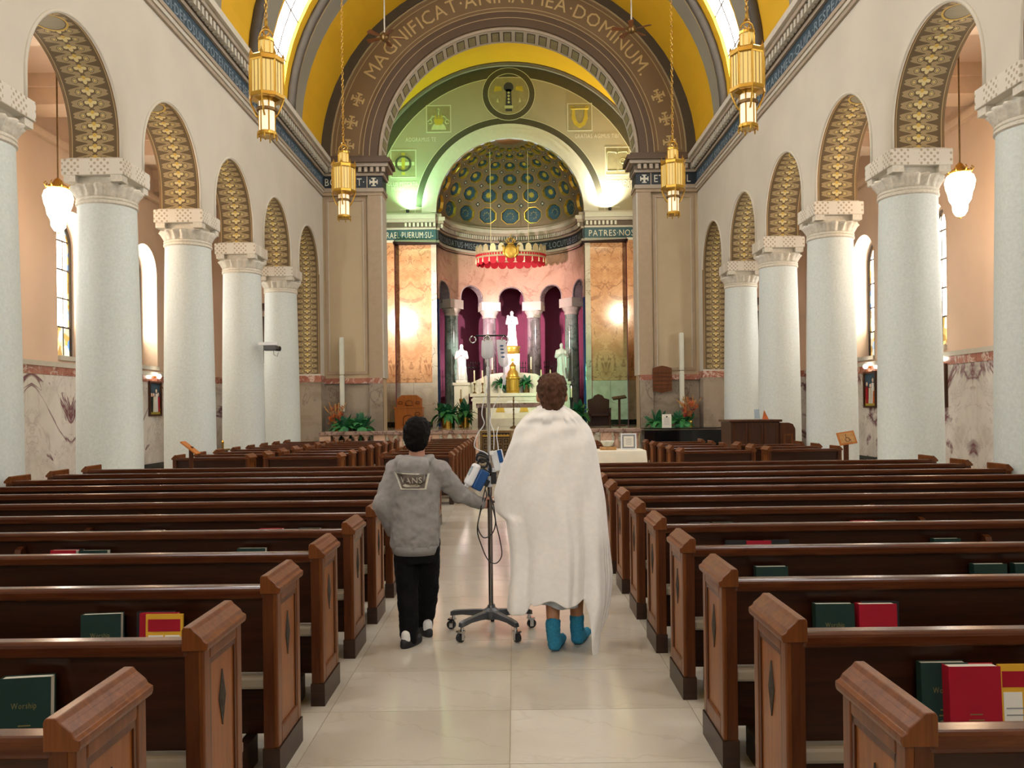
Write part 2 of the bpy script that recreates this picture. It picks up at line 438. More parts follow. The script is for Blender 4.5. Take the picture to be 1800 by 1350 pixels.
# ------------------------------------------------------------------ structure
XC, XL, XR, TH = -.10, -6.05, 5.90, .8
A = 5.97
YCOL = [6.61+3.22*k for k in range(6)]        # column centres; 25.93 is the respond
YW = 26.1                                     # chancel arch wall
ZS, ZSP, RA, ZT = 5.52, 5.85, 1.24, 9.6       # impost top, arch spring, arch radius, wall top
XOL, XOR = -9.8, 9.3                          # outer aisle walls
ZC = 9.55                                     # vault centre height
# floor with the slabs of the centre aisle
fl = struct(MB().box(-12, 12, -9, 40, -.3, -.004).build('floor', 'floor_under_pews'))
slabs = {}
xs = [-2.95, -1.975, -1.0, -.04, .92, 1.895, 2.87]
y = 1.05
while y < 13.9:
    dy = .66
    for i in range(len(xs)-1):
        if (i in (0, 5)) and y < 12.0: continue
        w = xs[i+1]-xs[i]-.004
        key = (round(w,3),)
        if key not in slabs:
            slabs[key] = MB().box(0, w, 0, dy-.004, -.003, 0).mesh('slab', 'floor_stone')
        o = link('slab', slabs[key], fl); o.location = (xs[i], y, 0)
    y += dy
ml = MB().box(-1.0, .92, 13.9, 25.0, -.003, 0).build('aisle_paving', 'floor_stone', fl)
MB().box(-9.7, -6.3, 2, 26, -.003, 0).build('side_paving', 'floor_stone', fl); MB().box(6.0, 9.2, 2, 26, -.003, 0).build('side_paving', 'floor_stone', fl)

def arched_wall(mb, fr, y0, y1, z0, z1, ops, n=16):
    """fr(y,z)->xyz; openings (yc, halfwidth, zsill, zspring), rows of quads"""
    pos = y0
    def q(a, b, c, d): mb.add([fr(*a), fr(*b), fr(*c), fr(*d)], [(0,1,2,3)])
    for yc, hw, sill, sp in sorted(ops):
        q((pos,z0),(yc-hw,z0),(yc-hw,z1),(pos,z1))
        if sill > z0+1e-6: q((yc-hw,z0),(yc+hw,z0),(yc+hw,sill),(yc-hw,sill))
        pts = [(yc-hw*math.cos(PI*i/n), sp+hw*math.sin(PI*i/n)) for i in range(n+1)]
        for p0, p1 in zip(pts, pts[1:]): q(p0, p1, (p1[0],z1), (p0[0],z1))
        pos = yc+hw
    q((pos,z0),(y1,z0),(y1,z1),(pos,z1))
def arch_path(yc, hw, zlow, sp, n=20):
    return [(yc-hw, zlow)] + [(yc-hw*math.cos(PI*i/n), sp+hw*math.sin(PI*i/n)) for i in range(n+1)] + [(yc+hw, zlow)]

def arcade(side):
    xn, sg = (XL, -1) if side == 'left' else (XR, 1)
    xo = xn + sg*TH
    ops = [(a+1.61, RA, ZS, ZSP) for a in YCOL]
    ops2 = [o for o in ops]
    mb = MB()
    for x in (xn, xo): arched_wall(mb, lambda y, z, x=x: (x, y, z), 5.0, YW, ZS, ZT, ops2)
    # solid wall towards the entrance and the respond at the far end
    mb.box(min(xn,xo), max(xn,xo), -8, YCOL[0]-1.0, 0, ZT)
    mb.box(min(xn,xo), max(xn,xo), YCOL[5]+1.61+RA+.001, YW, 0, ZS)
    for i in range(6):   # underside over the imposts
        mb.box(min(xn,xo), max(xn,xo), YCOL[i]-.44, YCOL[i]+.44, ZS-.002, ZS+.02)
    w = struct(mb.build('wall_arcade_'+side, 'plaster'))
    for k, a in enumerate(YCOL):
        yc = a+1.61; path = arch_path(yc, RA, ZS, ZSP, 28); vs = []; uv = []; fs = []
        if k == 5: path = path[:-1] + [(yc+RA, 5.5), (yc+RA, 2.75)]
        mid = PI*RA/2 + (ZSP-ZS); s = 0; seg = 3
        for i, (py_, pz) in enumerate(path):
            if i: s += math.hypot(py_-path[i-1][0], pz-path[i-1][1])
            for j in range(seg+1):
                f = j/seg
                vs.append((xn+(xo-xn)*f, py_, pz)); uv.append((f*2-1, s-mid))
        for i in range(len(path)-1):
            for j in range(seg): fs.append((i*(seg+1)+j, i*(seg+1)+j+1, (i+1)*(seg+1)+j+1, (i+1)*(seg+1)+j))
        me = bpy.data.meshes.new('arch_soffit'); me.from_pydata(vs, [], fs); me.materials.append(M_('guilloche'))
        bm = bmesh.new(); bm.from_mesh(me); bmesh.ops.recalc_face_normals(bm, faces=bm.faces); bm.to_mesh(me); bm.free()
        o = link('arch_soffit', me, w); uvset(o, uv); o['label'] = 'painted brown and gold interlace on the underside of the arch'
        # rounded edge bead along the nave side
        MB().tube([(xn-sg*.005, p[0], p[1]) for p in path if p[1] >= ZS], .028, 6).build('arch_bead', 'plaster', w, True)
    # dado on the respond, facing the nave and the camera
    yr = YCOL[5]+1.61+RA
    x0, x1 = min(xn,xo), max(xn,xo)
    MB().box(x0-.02, x1+.02, yr-.02, YW-.01, .25, 2.5).build('dado_slab', 'marble_grey', w)
    MB().box(x0-.03, x1+.03, yr-.03, YW-.01, 2.5, 2.7).build('dado_band', 'marble_red', w)
    MB().box(x0-.03, x1+.03, yr-.03, YW-.01, 0, .25).build('dado_base', 'black_stone', w)
    # long entablature: architrave, blue frieze, dentils, cornice
    def strip(name, p0, p1, z0, z1, m): 
        return MB().box(min(xn-sg*p0,xn-sg*p1), max(xn-sg*p0,xn-sg*p1), -8, YW-.0, z0, z1).build(name, m, w)
    strip('architrave', 0, .05, 8.42, 8.50, 'cornice_stone'); strip('architrave', 0, .08, 8.50, 8.58, 'cornice_pale')
    strip('architrave', 0, .11, 8.58, 8.66, 'cornice_stone')
    strip('frieze', 0, .06, 8.66, 9.02, 'frieze_blue')
    strip('cornice', 0, .12, 9.02, 9.10, 'cornice_stone'); strip('cornice', 0, .16, 9.10, 9.26, 'cornice_dark')
    strip('cornice', 0, .30, 9.26, 9.36, 'cornice_stone'); strip('cornice', 0, .38, 9.36, 9.50, 'cornice_pale')
    strip('cornice', 0, .26, 9.50, 9.60, 'cornice_stone')
    d = MB(); y = 7.0
    while y < YW-.2:
        d.box(min(xn-sg*.14,xn-sg*.26), max(xn-sg*.14,xn-sg*.26), y, y+.11, 9.10, 9.25); y += .2
    stuff(d.build('dentil_course', 'cornice_pale', w))
    # inscription on the frieze
    xf = xn-sg*.062
    if side == 'left':
        tx = 'DISPERSIT·SUPERBOS·MENTE·CORDIS·SUI·DEPOSUIT·POTENTES·DE·SEDE·ET·EXALTAVIT·HUMILES·ESURIENTES·IMPLEVIT'
        write(tx, lambda s: frame_mat((xf, 8.6+s, 8.74), (0,1,0), (0,0,1), (1,0,0)), .27, 'letter_grey', w, 17.2, .004)
    else:
        tx = 'EXULTAVIT·SPIRITUS·MEUS·IN·DEO·SALUTARI·MEO·QUIA·RESPEXIT·HUMILITATEM·ANCILLAE·SUAE'
        write(tx, lambda s: frame_mat((xf, 25.8-s, 8.74), (0,-1,0), (0,0,1), (-1,0,0)), .27, 'letter_grey', w, 17.2, .004)
    return w
WL = arcade('left'); WR = arcade('right')

def aisle(side):
    x, sg = (XOL, 1) if side == 'left' else (XOR, -1)     # sg points into the church
    inner = (XL-TH) if side == 'left' else (XR+TH)
    wins = [(7.75+3.515*k, .70, 2.86, 5.4) for k in range(5)]     # 18.3, 21.8 are the ones seen
    mb = MB(); arched_wall(mb, lambda y, z: (x, y, z), -8, YW, 0, 8.3, wins)
    w = struct(mb.build('wall_'+side, 'plaster_peach'))
    xg = x - sg*.5
    for k, (yc, hw, sill, sp) in enumerate(wins):
        path = arch_path(yc, hw, sill, sp, 18); mb = MB()
        vs = [(xx, p[0], p[1]) for p in path for xx in (x, xg)]
        mb.add(vs, [(2*i,2*i+1,2*i+3,2*i+2) for i in range(len(path)-1)] + [(0,1,2*len(path)-1,2*len(path)-2)])
        wn = struct(mb.build('window_%d' % (k+1 if side == 'left' else k+6), 'peach_trim'))
        hw2 = hw-.06; pp = [(yc-hw2, sill)] + [(yc-hw2*math.cos(PI*i/18), sp+hw2*math.sin(PI*i/18)) for i in range(19)] + [(yc+hw2, sill)]
        MB().prism(pp, lambda u, v, d: (xg+sg*.02+d, u, v), 0, .012).build('pane', 'glass_aisle', wn)
        MB().box(min(xg+sg*.032,xg+sg*.036), max(xg+sg*.032,xg+sg*.036), yc-hw2, yc+hw2, sill, 3.55).build('painted_pane', 'glass_painted', wn)
        for s_ in (-1, 1): MB().box(min(xg+sg*.032,xg+sg*.036), max(xg+sg*.032,xg+sg*.036), min(yc+s_*hw2, yc+s_*(hw2-.1)), max(yc+s_*hw2, yc+s_*(hw2-.1)), 3.56, sp).build('painted_border', 'glass_painted', wn)
        ar = [(yc-r*math.cos(PI*i/14), sp+r*math.sin(PI*i/14)) for i in range(15) for r in (hw2, hw2-.1)]
        MB().add([(xg+sg*.034, a_, b_) for a_, b_ in ar], [(2*i,2*i+1,2*i+3,2*i+2) for i in range(14)]).build('painted_border', 'glass_painted', wn)
        fr = MB().tube([(xg+sg*.05, p[0], p[1]) for p in pp], .035, 6).build('window_frame', 'lead', wn)
        for zz in (3.55, 4.2, 4.85, 5.5):
            MB().box(xg+sg*.03, xg+sg*.07, yc-hw2, yc+hw2, zz, zz+.035).build('saddle_bar', 'lead', wn)
        for yy in (-.35, 0, .35):
            MB().box(xg+sg*.03, xg+sg*.05, yc+yy-.008, yc+yy+.008, sill, sp+math.sqrt(max(0, hw2**2-yy**2))).build('lead_bar', 'lead', wn)
        MB().box(min(x-sg*.5,x+sg*.06), max(x-sg*.5,x+sg*.06), yc-hw, yc+hw, sill-.1, sill).build('window_sill', 'cornice_pale', wn)
    # marble dado in slabs
    def px(p): return sorted((x, x+sg*p))
    yy = 2.0; i = 0
    while yy < YW-.1:
        y1 = min(yy+1.6, YW)
        a, b = px(.05); MB().box(a, b, yy+.003, y1-.003, .24, 2.42).build('dado_slab', 'marble_veined', w)
        a, b = px(.06); MB().box(a, b, yy+.003, y1-.003, 2.423, 2.60).build('dado_band', 'marble_red', w)
        yy = y1
    a, b = px(.09); MB().box(a, b, 2, YW, 2.60, 2.70).build('dado_ledge', 'cornice_pale', w)
    a, b = px(.07); MB().box(a, b, 2, YW, 0, .24).build('dado_base', 'black_stone', w)
    MB().box(min(x, x+sg*.12), max(x, x+sg*.12), 2, YW, 7.35, 7.5).build('wall_moulding', 'peach_trim', w)
    # ceiling, beams and cornices of the aisle
    c = struct(MB().box(min(x,inner), max(x,inner), -8, YW, 8.2, 8.35).build('ceiling_aisle_'+side, 'plaster_peach'))
    for yk in YCOL:
        MB().box(min(x,inner), max(x,inner), yk-.35, yk+.35, 7.62, 8.2).build('beam', 'peach_trim', c)
        MB().box(min(x,inner), max(x,inner), yk-.42, yk+.42, 7.95, 8.2).build('beam_moulding', 'peach_trim', c)
    e = struct(MB().box(min(x,inner)-.1, max(x,inner)+.1, YW, YW+.3, 0, 8.3).build('wall_aisle_end_'+side, 'plaster_peach'))
    MB().box(min(x,inner), max(x,inner), YW-.05, YW, 0, 2.5).build('dado_slab', 'marble_veined', e)
    MB().box(min(x,inner), max(x,inner), YW-.06, YW, 2.5, 2.7).build('dado_band', 'marble_red', e)
aisle('left'); aisle('right')

# ---- nave vault with transverse ribs and cut-out clerestory windows
def vpt(r, phi, y): return (XC - r*math.cos(phi), y, ZC + r*math.sin(phi))
VW = [(1.79+3.22*2*k, .68) for k in range(4)]           # 1.8 8.2 14.7 21.1
mb = MB(); ys = sorted(set([-8.0, YW] + [c+s*h for c, h in VW for s in (-1,1)]))
PW0, PW1 = R(2.5), R(44); phis = [0, PW0] + [PW0+(PW1-PW0)*i/8 for i in range(1,9)]
phis += [PW1+(PI-2*PW1)*i/16 for i in range(1,17)]
phis += [PI-p for p in reversed(phis[:9])]
for y0, y1 in zip(ys, ys[1:]):
    isw = any(abs((y0+y1)/2-c) < .1 and abs(y1-y0-2*h) < .01 for c, h in VW)
    for p0, p1 in zip(phis, phis[1:]):
        pm = (p0+p1)/2
        if isw and (PW0 < pm < PW1 or PI-PW1 < pm < PI-PW0): continue
        mb.add([vpt(A,p0,y0), vpt(A,p0,y1), vpt(A,p1,y1), vpt(A,p1,y0)], [(0,1,2,3)])
ceil_ = struct(mb.build('ceiling', 'vault_yellow', None, True))
wn_i = 11
for c, h in VW:
    for rs in (0, 1):
        f = (lambda p: p) if rs == 0 else (lambda p: PI-p)
        ph = [f(PW0+(PW1-PW0)*i/8) for i in range(9)]
        mb = MB()
        for y in (c-h, c+h):
            mb.add([vpt(rr,p,y) for p in ph for rr in (A, A+.10)], [(2*i,2*i+1,2*i+3,2*i+2) for i in range(8)])
        for p in (ph[0], ph[-1]): mb.add([vpt(A,p,c-h), vpt(A+.10,p,c-h), vpt(A+.10,p,c+h), vpt(A,p,c+h)], [(0,1,2,3)])
        wn = struct(mb.build('window_%d' % wn_i, 'vault_yellow')); wn_i += 1
        mb = MB()
        mb.add([vpt(A+.09,p,y) for p in ph for y in (c-h, c+h)] , [(2*i,2*i+1,2*i+3,2*i+2) for i in range(8)])
        mb.build('pane', 'glass_clerestory', wn)
        for i in (2, 4, 6):
            MB().tube([vpt(A+.07, ph[i], c-h), vpt(A+.07, ph[i], c+h)], .018, 6).build('glazing_bar', 'lead', wn)
        MB().tube([vpt(A+.07, p, c) for p in ph], .018, 6).build('glazing_bar', 'lead', wn)
for yk in YCOL:
    def band(r0, r1, ya, yb, name, m, n=40):
        rings = [[vpt(r0,p,ya), vpt(r0,p,yb), vpt(r1,p,yb), vpt(r1,p,ya)] for p in [PI*i/n for i in range(n+1)]]
        return MB().loft(rings).build(name, m, ceil_, angle=40)
    rb = band(A-.10, A+.02, yk-.30, yk+.62, 'rib', 'vault_grey')
    MB().tube([vpt(A-.06, PI*i/40, yk-.46) for i in range(41)], .15, 8).build('rib_roll', 'rib_dark', ceil_, True)
    MB().tube([vpt(A-.09, PI*i/40, yk-.22) for i in range(41)], .05, 6).build('rib_bead', 'arch_line', ceil_, True)
# ---- entrance wall behind the camera, with an unseen tall window added as fill light
mb = MB(); arched_wall(mb, lambda y, z: (y, -8, z), XOL, XOR, 0, 16, [(XC, 2.2, 5.0, 9.5)])
ww = struct(mb.build('wall_entrance', 'plaster'))
wn = struct(MB().box(XC-2.2, XC+2.2, -8.2, -8.0, 4.85, 5.0).build('window_30', 'cornice_stone'))
pp = [(XC-2.2, 5.0)] + [(XC-2.2*math.cos(PI*i/20), 9.5+2.2*math.sin(PI*i/20)) for i in range(21)] + [(XC+2.2, 5.0)]
MB().prism(pp, lambda u, v, d: (u, -8.1+d, v), 0, .02).build('pane', 'glass_fill', wn)
for xx in (-1.1, 0, 1.1): MB().box(XC+xx-.05, XC+xx+.05, -8.08, -8.0, 5, 11.2).build('mullion', 'lead', wn)
# ------------------------------------------------------------------ chancel arch wall
RI, ZA = 4.08, 9.60
OL, OR_ = XC-RI, XC+RI                      # opening jambs
YB = 33.4                                   # chancel back wall
def ringpts(r, n, a0=0, a1=PI, y=0, cx=XC, cz=ZA): return [(cx-r*math.cos(a0+(a1-a0)*i/n), y, cz+r*math.sin(a0+(a1-a0)*i/n)) for i in range(n+1)]
def annulus(mb, r0, r1, y0, y1, n=48, a0=0, a1=PI, cx=XC, cz=ZA, m=None):
    """solid half ring between two radii and two depths"""
    rings = []
    for i in range(n+1):
        a = a0+(a1-a0)*i/n; c, s = -math.cos(a), math.sin(a)
        rings.append([(cx+r*c, yy, cz+r*s) for r, yy in ((r0,y0),(r1,y0),(r1,y1),(r0,y1))])
    full = abs(a1-a0) > 2*PI-.001
    return mb.loft(rings, not full, not full, True, m)
cw = struct(annulus(MB(), RI, A+.15, YW, YW+.92).build('wall_chancel_arch', 'arch_brown', None, angle=40))
def arc_part(name, m, r0, r1, pr, a0=0, a1=PI, par=None, y=YW, n=48): return annulus(MB(), r0, r1, y-pr, y+.001, n, a0, a1).build(name, m, par or cw, angle=40)
arc_part('arch_moulding', 'rib_dark', A-.30, A+.05, .10); arc_part('arch_moulding', 'arch_line', A-.34, A-.30, .05)
arc_part('arch_moulding', 'arch_dark', 4.17, 4.62, .06)
arc_part('painted_line', 'arch_line', 4.62, 4.645, .065); arc_part('painted_line', 'arch_line', 4.42, 4.44, .065)
arc_part('painted_line', 'arch_line', 4.76, 4.785, .004, R(2), R(178)); arc_part('painted_line', 'arch_line', 5.50, 5.525, .004, R(2), R(178))
# coffered soffit of the arch: pale lining and flat plates whose dark rims paint in the shade of the coffers
annulus(MB(), RI-.02, RI+.05, YW-.03, YW+.03).build('rim_band', 'cornice_stone', cw, angle=40)
annulus(MB(), RI-.02, RI+.005, YW+.03, YW+.92).build('soffit_lining', 'cornice_pale', cw, angle=40)
rimbox = None
for i in range(33):
    a = PI*(i+.5)/33; c, s = -math.cos(a), math.sin(a)
    if rimbox is None:
        rimbox = MB().box(-.135, .135, -.33, .33, -.006, .01, 0).box(-.105, .105, -.27, .30, -.010, .01, 1).mesh('soffit_coffer', ['rib_dark', 'emblem_ochre'])
    o = link('soffit_coffer', rimbox, cw); r = RI-.02
    o.matrix_local = frame_mat((XC+r*c, YW+.46, ZA+r*s), (s, 0, -c), (0,1,0), (c, 0, s))
# inscription round the arch, and the crosses at its feet
TXT = 'MAGNIFICAT·ANIMA·MEA·DOMINUM.'
def archplace(r):
    def pl(s_):
        a = R(149.5) - s_/(r+.2)
        x, z = math.cos(a), math.sin(a)
        return frame_mat((XC+r*x, YW-.004, ZA+r*z), (z, 0, -x), (x, 0, z), (0, -1, 0))
    return pl
write(TXT, archplace(4.93), .62, 'letter_gold', cw, R(119)*5.13, .004)
crx = MB()
for M in (0, 1, 2, 3):
    a = M*PI/2; c, s = math.cos(a), math.sin(a)
    crx.prism([(c*u-s*v, s*u+c*v) for u, v in ((.02,-.025),(.15,-.03),(.17,-.09),(.21,-.09),(.21,.09),(.17,.09),(.15,.03),(.02,.025))], lambda u, v, d: (u, d, v), -.004, .004)
    crx.prism([(c*u-s*v, s*u+c*v) for u, v in ((.07,.05),(.11,.09),(.09,.11),(.05,.07))], lambda u, v, d: (u, d, v), -.004, .004)
crx.prism([(-.05,-.05),(.05,-.05),(.05,.05),(-.05,.05)], lambda u, v, d: (u, d, v), -.004, .004)
crm = crx.mesh('cross', 'letter_gold')
for a in (158.3, 166.8, 175.2, 21.7, 13.2, 4.8):
    o = link('painted_cross', crm, cw); r = 5.15
    o.matrix_local = Matrix.Translation((XC+r*math.cos(R(a)), YW-.004, ZA+r*math.sin(R(a)))) @ Matrix.Rotation(-(R(a)-PI/2), 4, 'Y')
# ---- the two piers that carry the arch
PI_ = {}
for side, sg in (('left', -1), ('right', 1)):
    xo = XC+sg*A; xi = XC+sg*RI
    a, b = min(xo,xi), max(xo,xi)
    w = struct(MB().box(a-.1 if sg<0 else a, b if sg<0 else b+.1, YW, YW+.7, 0, ZA).build('wall_pier_'+side, 'plaster_pier'))
    PI_[side] = w
    # inner pilaster strip next to the opening
    i0, i1 = (xi-.42, xi) if sg < 0 else (xi, xi+.42)
    MB().box(i0, i1, YW-.10, YW, 2.6, 8.42).build('pilaster', 'pier_edge', w)
    MB().box(i0, i1, YW-.12, YW, .0, 2.45).build('pilaster_base', 'marble_grey', w)
    MB().box(min(xi,xi-sg*.05), max(xi,xi-sg*.05), YW-.08, YW+.72, 2.62, 8.42).build('jamb_lining', 'cornice_pale', w)
    # raised panel frame
    f0, f1 = (a+.10, i0-.06) if sg < 0 else (i1+.06, b-.10)
    for q in ((f0, f0+.09, 2.75, 8.35), (f1-.09, f1, 2.75, 8.35), (f0+.09, f1-.09, 8.26, 8.35), (f0+.09, f1-.09, 2.75, 2.84)):
        MB().box(q[0], q[1], YW-.03, YW, q[2], q[3]).build('panel_frame', 'pier_edge', w)
    for q in ((f0+.09, f0+.11), (f1-.11, f1-.09)): MB().box(q[0], q[1], YW-.035, YW, 2.84, 8.26).build('panel_bead', 'cornice_pale', w)
    MB().box(a, b, YW-.05, YW, .2, 2.45).build('dado_slab', 'marble_grey', w)
    MB().box(a, b, YW-.13, YW, 2.45, 2.62).build('dado_band', 'marble_red', w)
    MB().box(a, b, YW-.14, YW, 0, .2).build('dado_base', 'black_stone', w)
    # entablature of the pier with its own dentils and inscription
    xj = xi-sg*.30 ; 
    def eb(name, p, z0, z1, m, ex=0.0):
        aa, bb = (a, xi+ex) if sg < 0 else (xi-ex, b)
        return MB().box(aa, bb, YW-p, YW+.7, z0, z1).build(name, m, w)
    eb('architrave', .12, 8.42, 8.52, 'pier_edge', .06); eb('architrave', .16, 8.52, 8.64, 'cornice_stone', .10)
    eb('frieze', .14, 8.64, 9.02, 'frieze_navy', .06)
    eb('cornice', .20, 9.02, 9.10, 'cornice_stone', .12); eb('cornice', .22, 9.10, 9.27, 'cornice_dark', .14)
    eb('cornice', .36, 9.27, 9.38, 'cornice_stone', .28); eb('cornice', .44, 9.38, 9.52, 'arch_dark', .36); eb('cornice', .30, 9.52, 9.62, 'arch_dark', .24)
    dm = None; x = a+.12
    while x < b+.12:
        if dm is None: dm = MB().box(0, .10, -.11, 0, 0, .15).mesh('dentil', 'cornice_stone')
        o = link('dentil', dm, w); o.location = (x - (0 if sg < 0 else .14), YW-.21, 9.11); x += .185
    yf = YW-.143
    cb = MB()
    cb.box(-.03,.03,-.004,.004,-.13,.13); cb.box(-.13,.13,-.0041,.0041,-.03,.03)
    for q in ((-.07,.07,.10,.13), (-.07,.07,-.13,-.10)): cb.box(q[0],q[1],-.0042,.0042,q[2],q[3])
    for q in ((.10,.13,-.07,.07), (-.13,-.10,-.07,.07)): cb.box(q[0],q[1],-.0043,.0043,q[2],q[3])
    o = cb.build('cross_mark', 'letter_cream', w); o.location = (xi-sg*(-.21), yf, 8.83)
    if sg < 0:
        write('BONIS·ET·', lambda s: frame_mat((a+.12+s, yf, 8.72), (1,0,0), (0,0,1), (0,-1,0)), .33, 'letter_cream', w, 1.28, .004)
        MB().box(xi-.43, xi-.40, YW-.17, YW, 8.64, 9.02).build('frieze_bead', 'cornice_stone', w)
    else:
        write('ET·EXUL', lambda s: frame_mat((xi+.50+s, yf, 8.72), (1,0,0), (0,0,1), (0,-1,0)), .33, 'letter_cream', w, 1.2, .004)
        MB().box(xi+.40, xi+.43, YW-.17, YW, 8.64, 9.02).build('frieze_bead', 'cornice_stone', w)
# ---- raised sanctuary floor and steps
ZF = .90
sf = struct(MB().box(XC-A, XC+A, 26.9, YB+6, 0, ZF).build('floor_sanctuary', 'marble_pale'))
for i in range(4): MB().box(XC-RI, XC+RI, 25.75+.28*i, 26.9, 0, .22*(i+1)-.01).build('step', 'marble_pale', sf)
MB().box(XC-2.6, XC+2.6, 33.0, 36.6, ZF, ZF+.3).build('altar_step', 'marble_pale', sf)
# ---- chancel side walls and vault
for side, sg in (('left', -1), ('right', 1)):
    x = XC+sg*A
    w = struct(MB().box(min(x,x+sg*.3), max(x,x+sg*.3), YW+.7, YB, 0, ZA).build('wall_chancel_'+side, 'plaster_pier'))
    MB().box(min(x,x-sg*.04), max(x,x-sg*.04), YW+.75, YB, 2.6, 8.4).build('marble_lining', 'marble_gold', w)
    MB().box(min(x,x-sg*.3), max(x,x-sg*.3), YW+.7, YB, 9.2, 9.55).build('cornice', 'cornice_pale', w)
    MB().box(min(x,x-sg*.08), max(x,x-sg*.08), YW+.7, YB, 8.64, 9.02).build('frieze', 'frieze_teal', w)
mb = MB(); rings = []
for i in range(49):
    a = PI*i/48; rings.append([(XC-(A+.1)*math.cos(a), y, ZA+(A+.1)*math.sin(a)) for y in (YW+.69, YB+.01)])
mb.loft(rings, False, False, False); cv = struct(mb.build('ceiling_chancel', 'vault_yellow', None, True))
# ---- chancel back wall with the apse opening
RAP = 3.02
mb = MB()
opn = [(XC, RAP, 0, ZA)]
n = 40
for i in range(n):       # spandrel between the apse arch and the vault
    a0, a1 = PI*i/n, PI*(i+1)/n
    mb.add([(XC-RAP*math.cos(a0),YB,ZA+RAP*math.sin(a0)), (XC-RAP*math.cos(a1),YB,ZA+RAP*math.sin(a1)), (XC-6.1*math.cos(a1),YB,ZA+6.1*math.sin(a1)), (XC-6.1*math.cos(a0),YB,ZA+6.1*math.sin(a0))], [(0,1,2,3)])
mb.add([(XC-6.1,YB,0),(XC-RAP,YB,0),(XC-RAP,YB,ZA),(XC-6.1,YB,ZA)], [(0,1,2,3)])
mb.add([(XC+6.1,YB,0),(XC+RAP,YB,0),(XC+RAP,YB,ZA),(XC+6.1,YB,ZA)], [(0,1,2,3)])
bw = struct(mb.build('wall_back', 'lunette_grey'))
def bp(name, m, r0, r1, pr, a0=0, a1=PI, cz=ZA, n=48): return annulus(MB(), r0, r1, YB-pr, YB+.001, n, a0, a1, XC, cz).build(name, m, bw, angle=40)
bp('vault_moulding', 'cornice_dark', 6.02, 6.12, .20); bp('vault_moulding', 'vault_grey', 5.95, 6.02, .12)
bp('painted_band', 'lunette_dark', 5.52, 5.95, .006); bp('painted_line', 'lunette_line', 5.49, 5.52, .007)
bp('painted_band', 'lunette_dark', 3.60, 3.86, .006, R(4), R(176)); bp('painted_line', 'lunette_line', 3.86, 3.885, .007)
bp('arch_moulding', 'moulding_white', 3.42, 3.60, .05); bp('arch_moulding', 'moulding_white', 3.20, 3.42, .10); bp('arch_moulding', 'moulding_white', RAP-.02, 3.20, .16)
ZM = 14.42
annulus(MB(), .83, 1.06, YB-.0075, YB, 40, 0, 2*PI, XC, ZM).build('medallion_ring', 'lunette_dark', bw, angle=40)
for r in (.82, 1.06): annulus(MB(), r, r+.025, YB-.008, YB, 40, 0, 2*PI, XC, ZM).build('painted_line', 'lunette_line', bw, angle=40)
annulus(MB(), .01, .82, YB-.005, YB, 40, 0, 2*PI, XC, ZM).build('medallion_field', 'emblem_ochre', bw)
def flat(name, m, poly, cx, cz, pr=.012, par=None):
    return MB().prism(poly, lambda u, v, d: (cx+u, d, cz+v), YB-pr, YB).build(name, m, par or bw)
def circ(r, n=20, cx=0, cz=0, a0=0, a1=2*PI): return [(cx+r*math.cos(a0+(a1-a0)*i/n), cz+r*math.sin(a0+(a1-a0)*i/n)) for i in range(n+(0 if a1-a0 > 6.28 else 1))]
flat('emblem_head', 'emblem_dark', circ(.2), XC, ZM+.28)
flat('emblem_stem', 'emblem_dark', [(-.13,-.5),(.13,-.5),(.10,.2),(-.10,.2)], XC, ZM)
for k in range(4): flat('emblem_leaf', 'emblem_pale', [(-.06,0),(0,-.05),(.06,0),(0,.06)], XC, ZM+.05-.13*k, .016)
flat('emblem_base', 'emblem_pale', [(-.17,-.06),(.17,-.06),(.17,.05),(-.17,.05)], XC, ZM-.52, .014)
flat('emblem_foot', 'emblem_dark', [(-.13,-.05),(.13,-.05),(.13,.05),(-.13,.05)], XC, ZM-.65, .014)
for s_ in (-1, 1):
    flat('emblem_scroll', 'emblem_gold', [(s_*.28,.15),(s_*.6,.1),(s_*.55,.32),(s_*.3,.3)], XC, ZM)
    flat('emblem_bird', 'emblem_pale', [(s_*.4,-.35),(s_*.5,-.32),(s_*.45,-.15)], XC, ZM)
def panel(px, py, w_, h_):
    c = P(px, py, YB); fr = MB(); t_ = .035
    for q in ((-w_/2,w_/2,h_/2-t_,h_/2), (-w_/2,w_/2,-h_/2,-h_/2+t_), (-w_/2,-w_/2+t_,-h_/2+t_,h_/2-t_), (w_/2-t_,w_/2,-h_/2+t_,h_/2-t_)):
        fr.box(c.x+q[0], c.x+q[1], YB-.010, YB, c.z+q[2], c.z+q[3])
    fr.build('panel_line', 'lunette_line', bw)
    flat('panel_field', 'emblem_ochre', [(-w_/2+.06,-h_/2+.06),(w_/2-.06,-h_/2+.06),(w_/2-.06,h_/2-.06),(-w_/2+.06,h_/2-.06)], c.x, c.z, .004)
    return c
def tube_on(name, m, pts, cx, cz, r=.018): return MB().tube([(cx+u, YB-.012, cz+v) for u, v in pts], r, 6).build(name, m, bw, True)
c = panel(771, 209, 1.02, 1.12)     # vase with scrolls
flat('emblem_vase', 'emblem_gold', [(-.18,.0),(-.2,-.1),(-.12,-.25),(.12,-.25),(.2,-.1),(.18,.0)], c.x, c.z)
flat('emblem_foot', 'emblem_pale', circ(.3, 12, 0, -.45, 0, PI), c.x, c.z, .01)
for u in (-.12, 0, .12): flat('emblem_flame', 'emblem_gold', [(u-.05,.02),(u+.05,.02),(u,.2)], c.x, c.z)
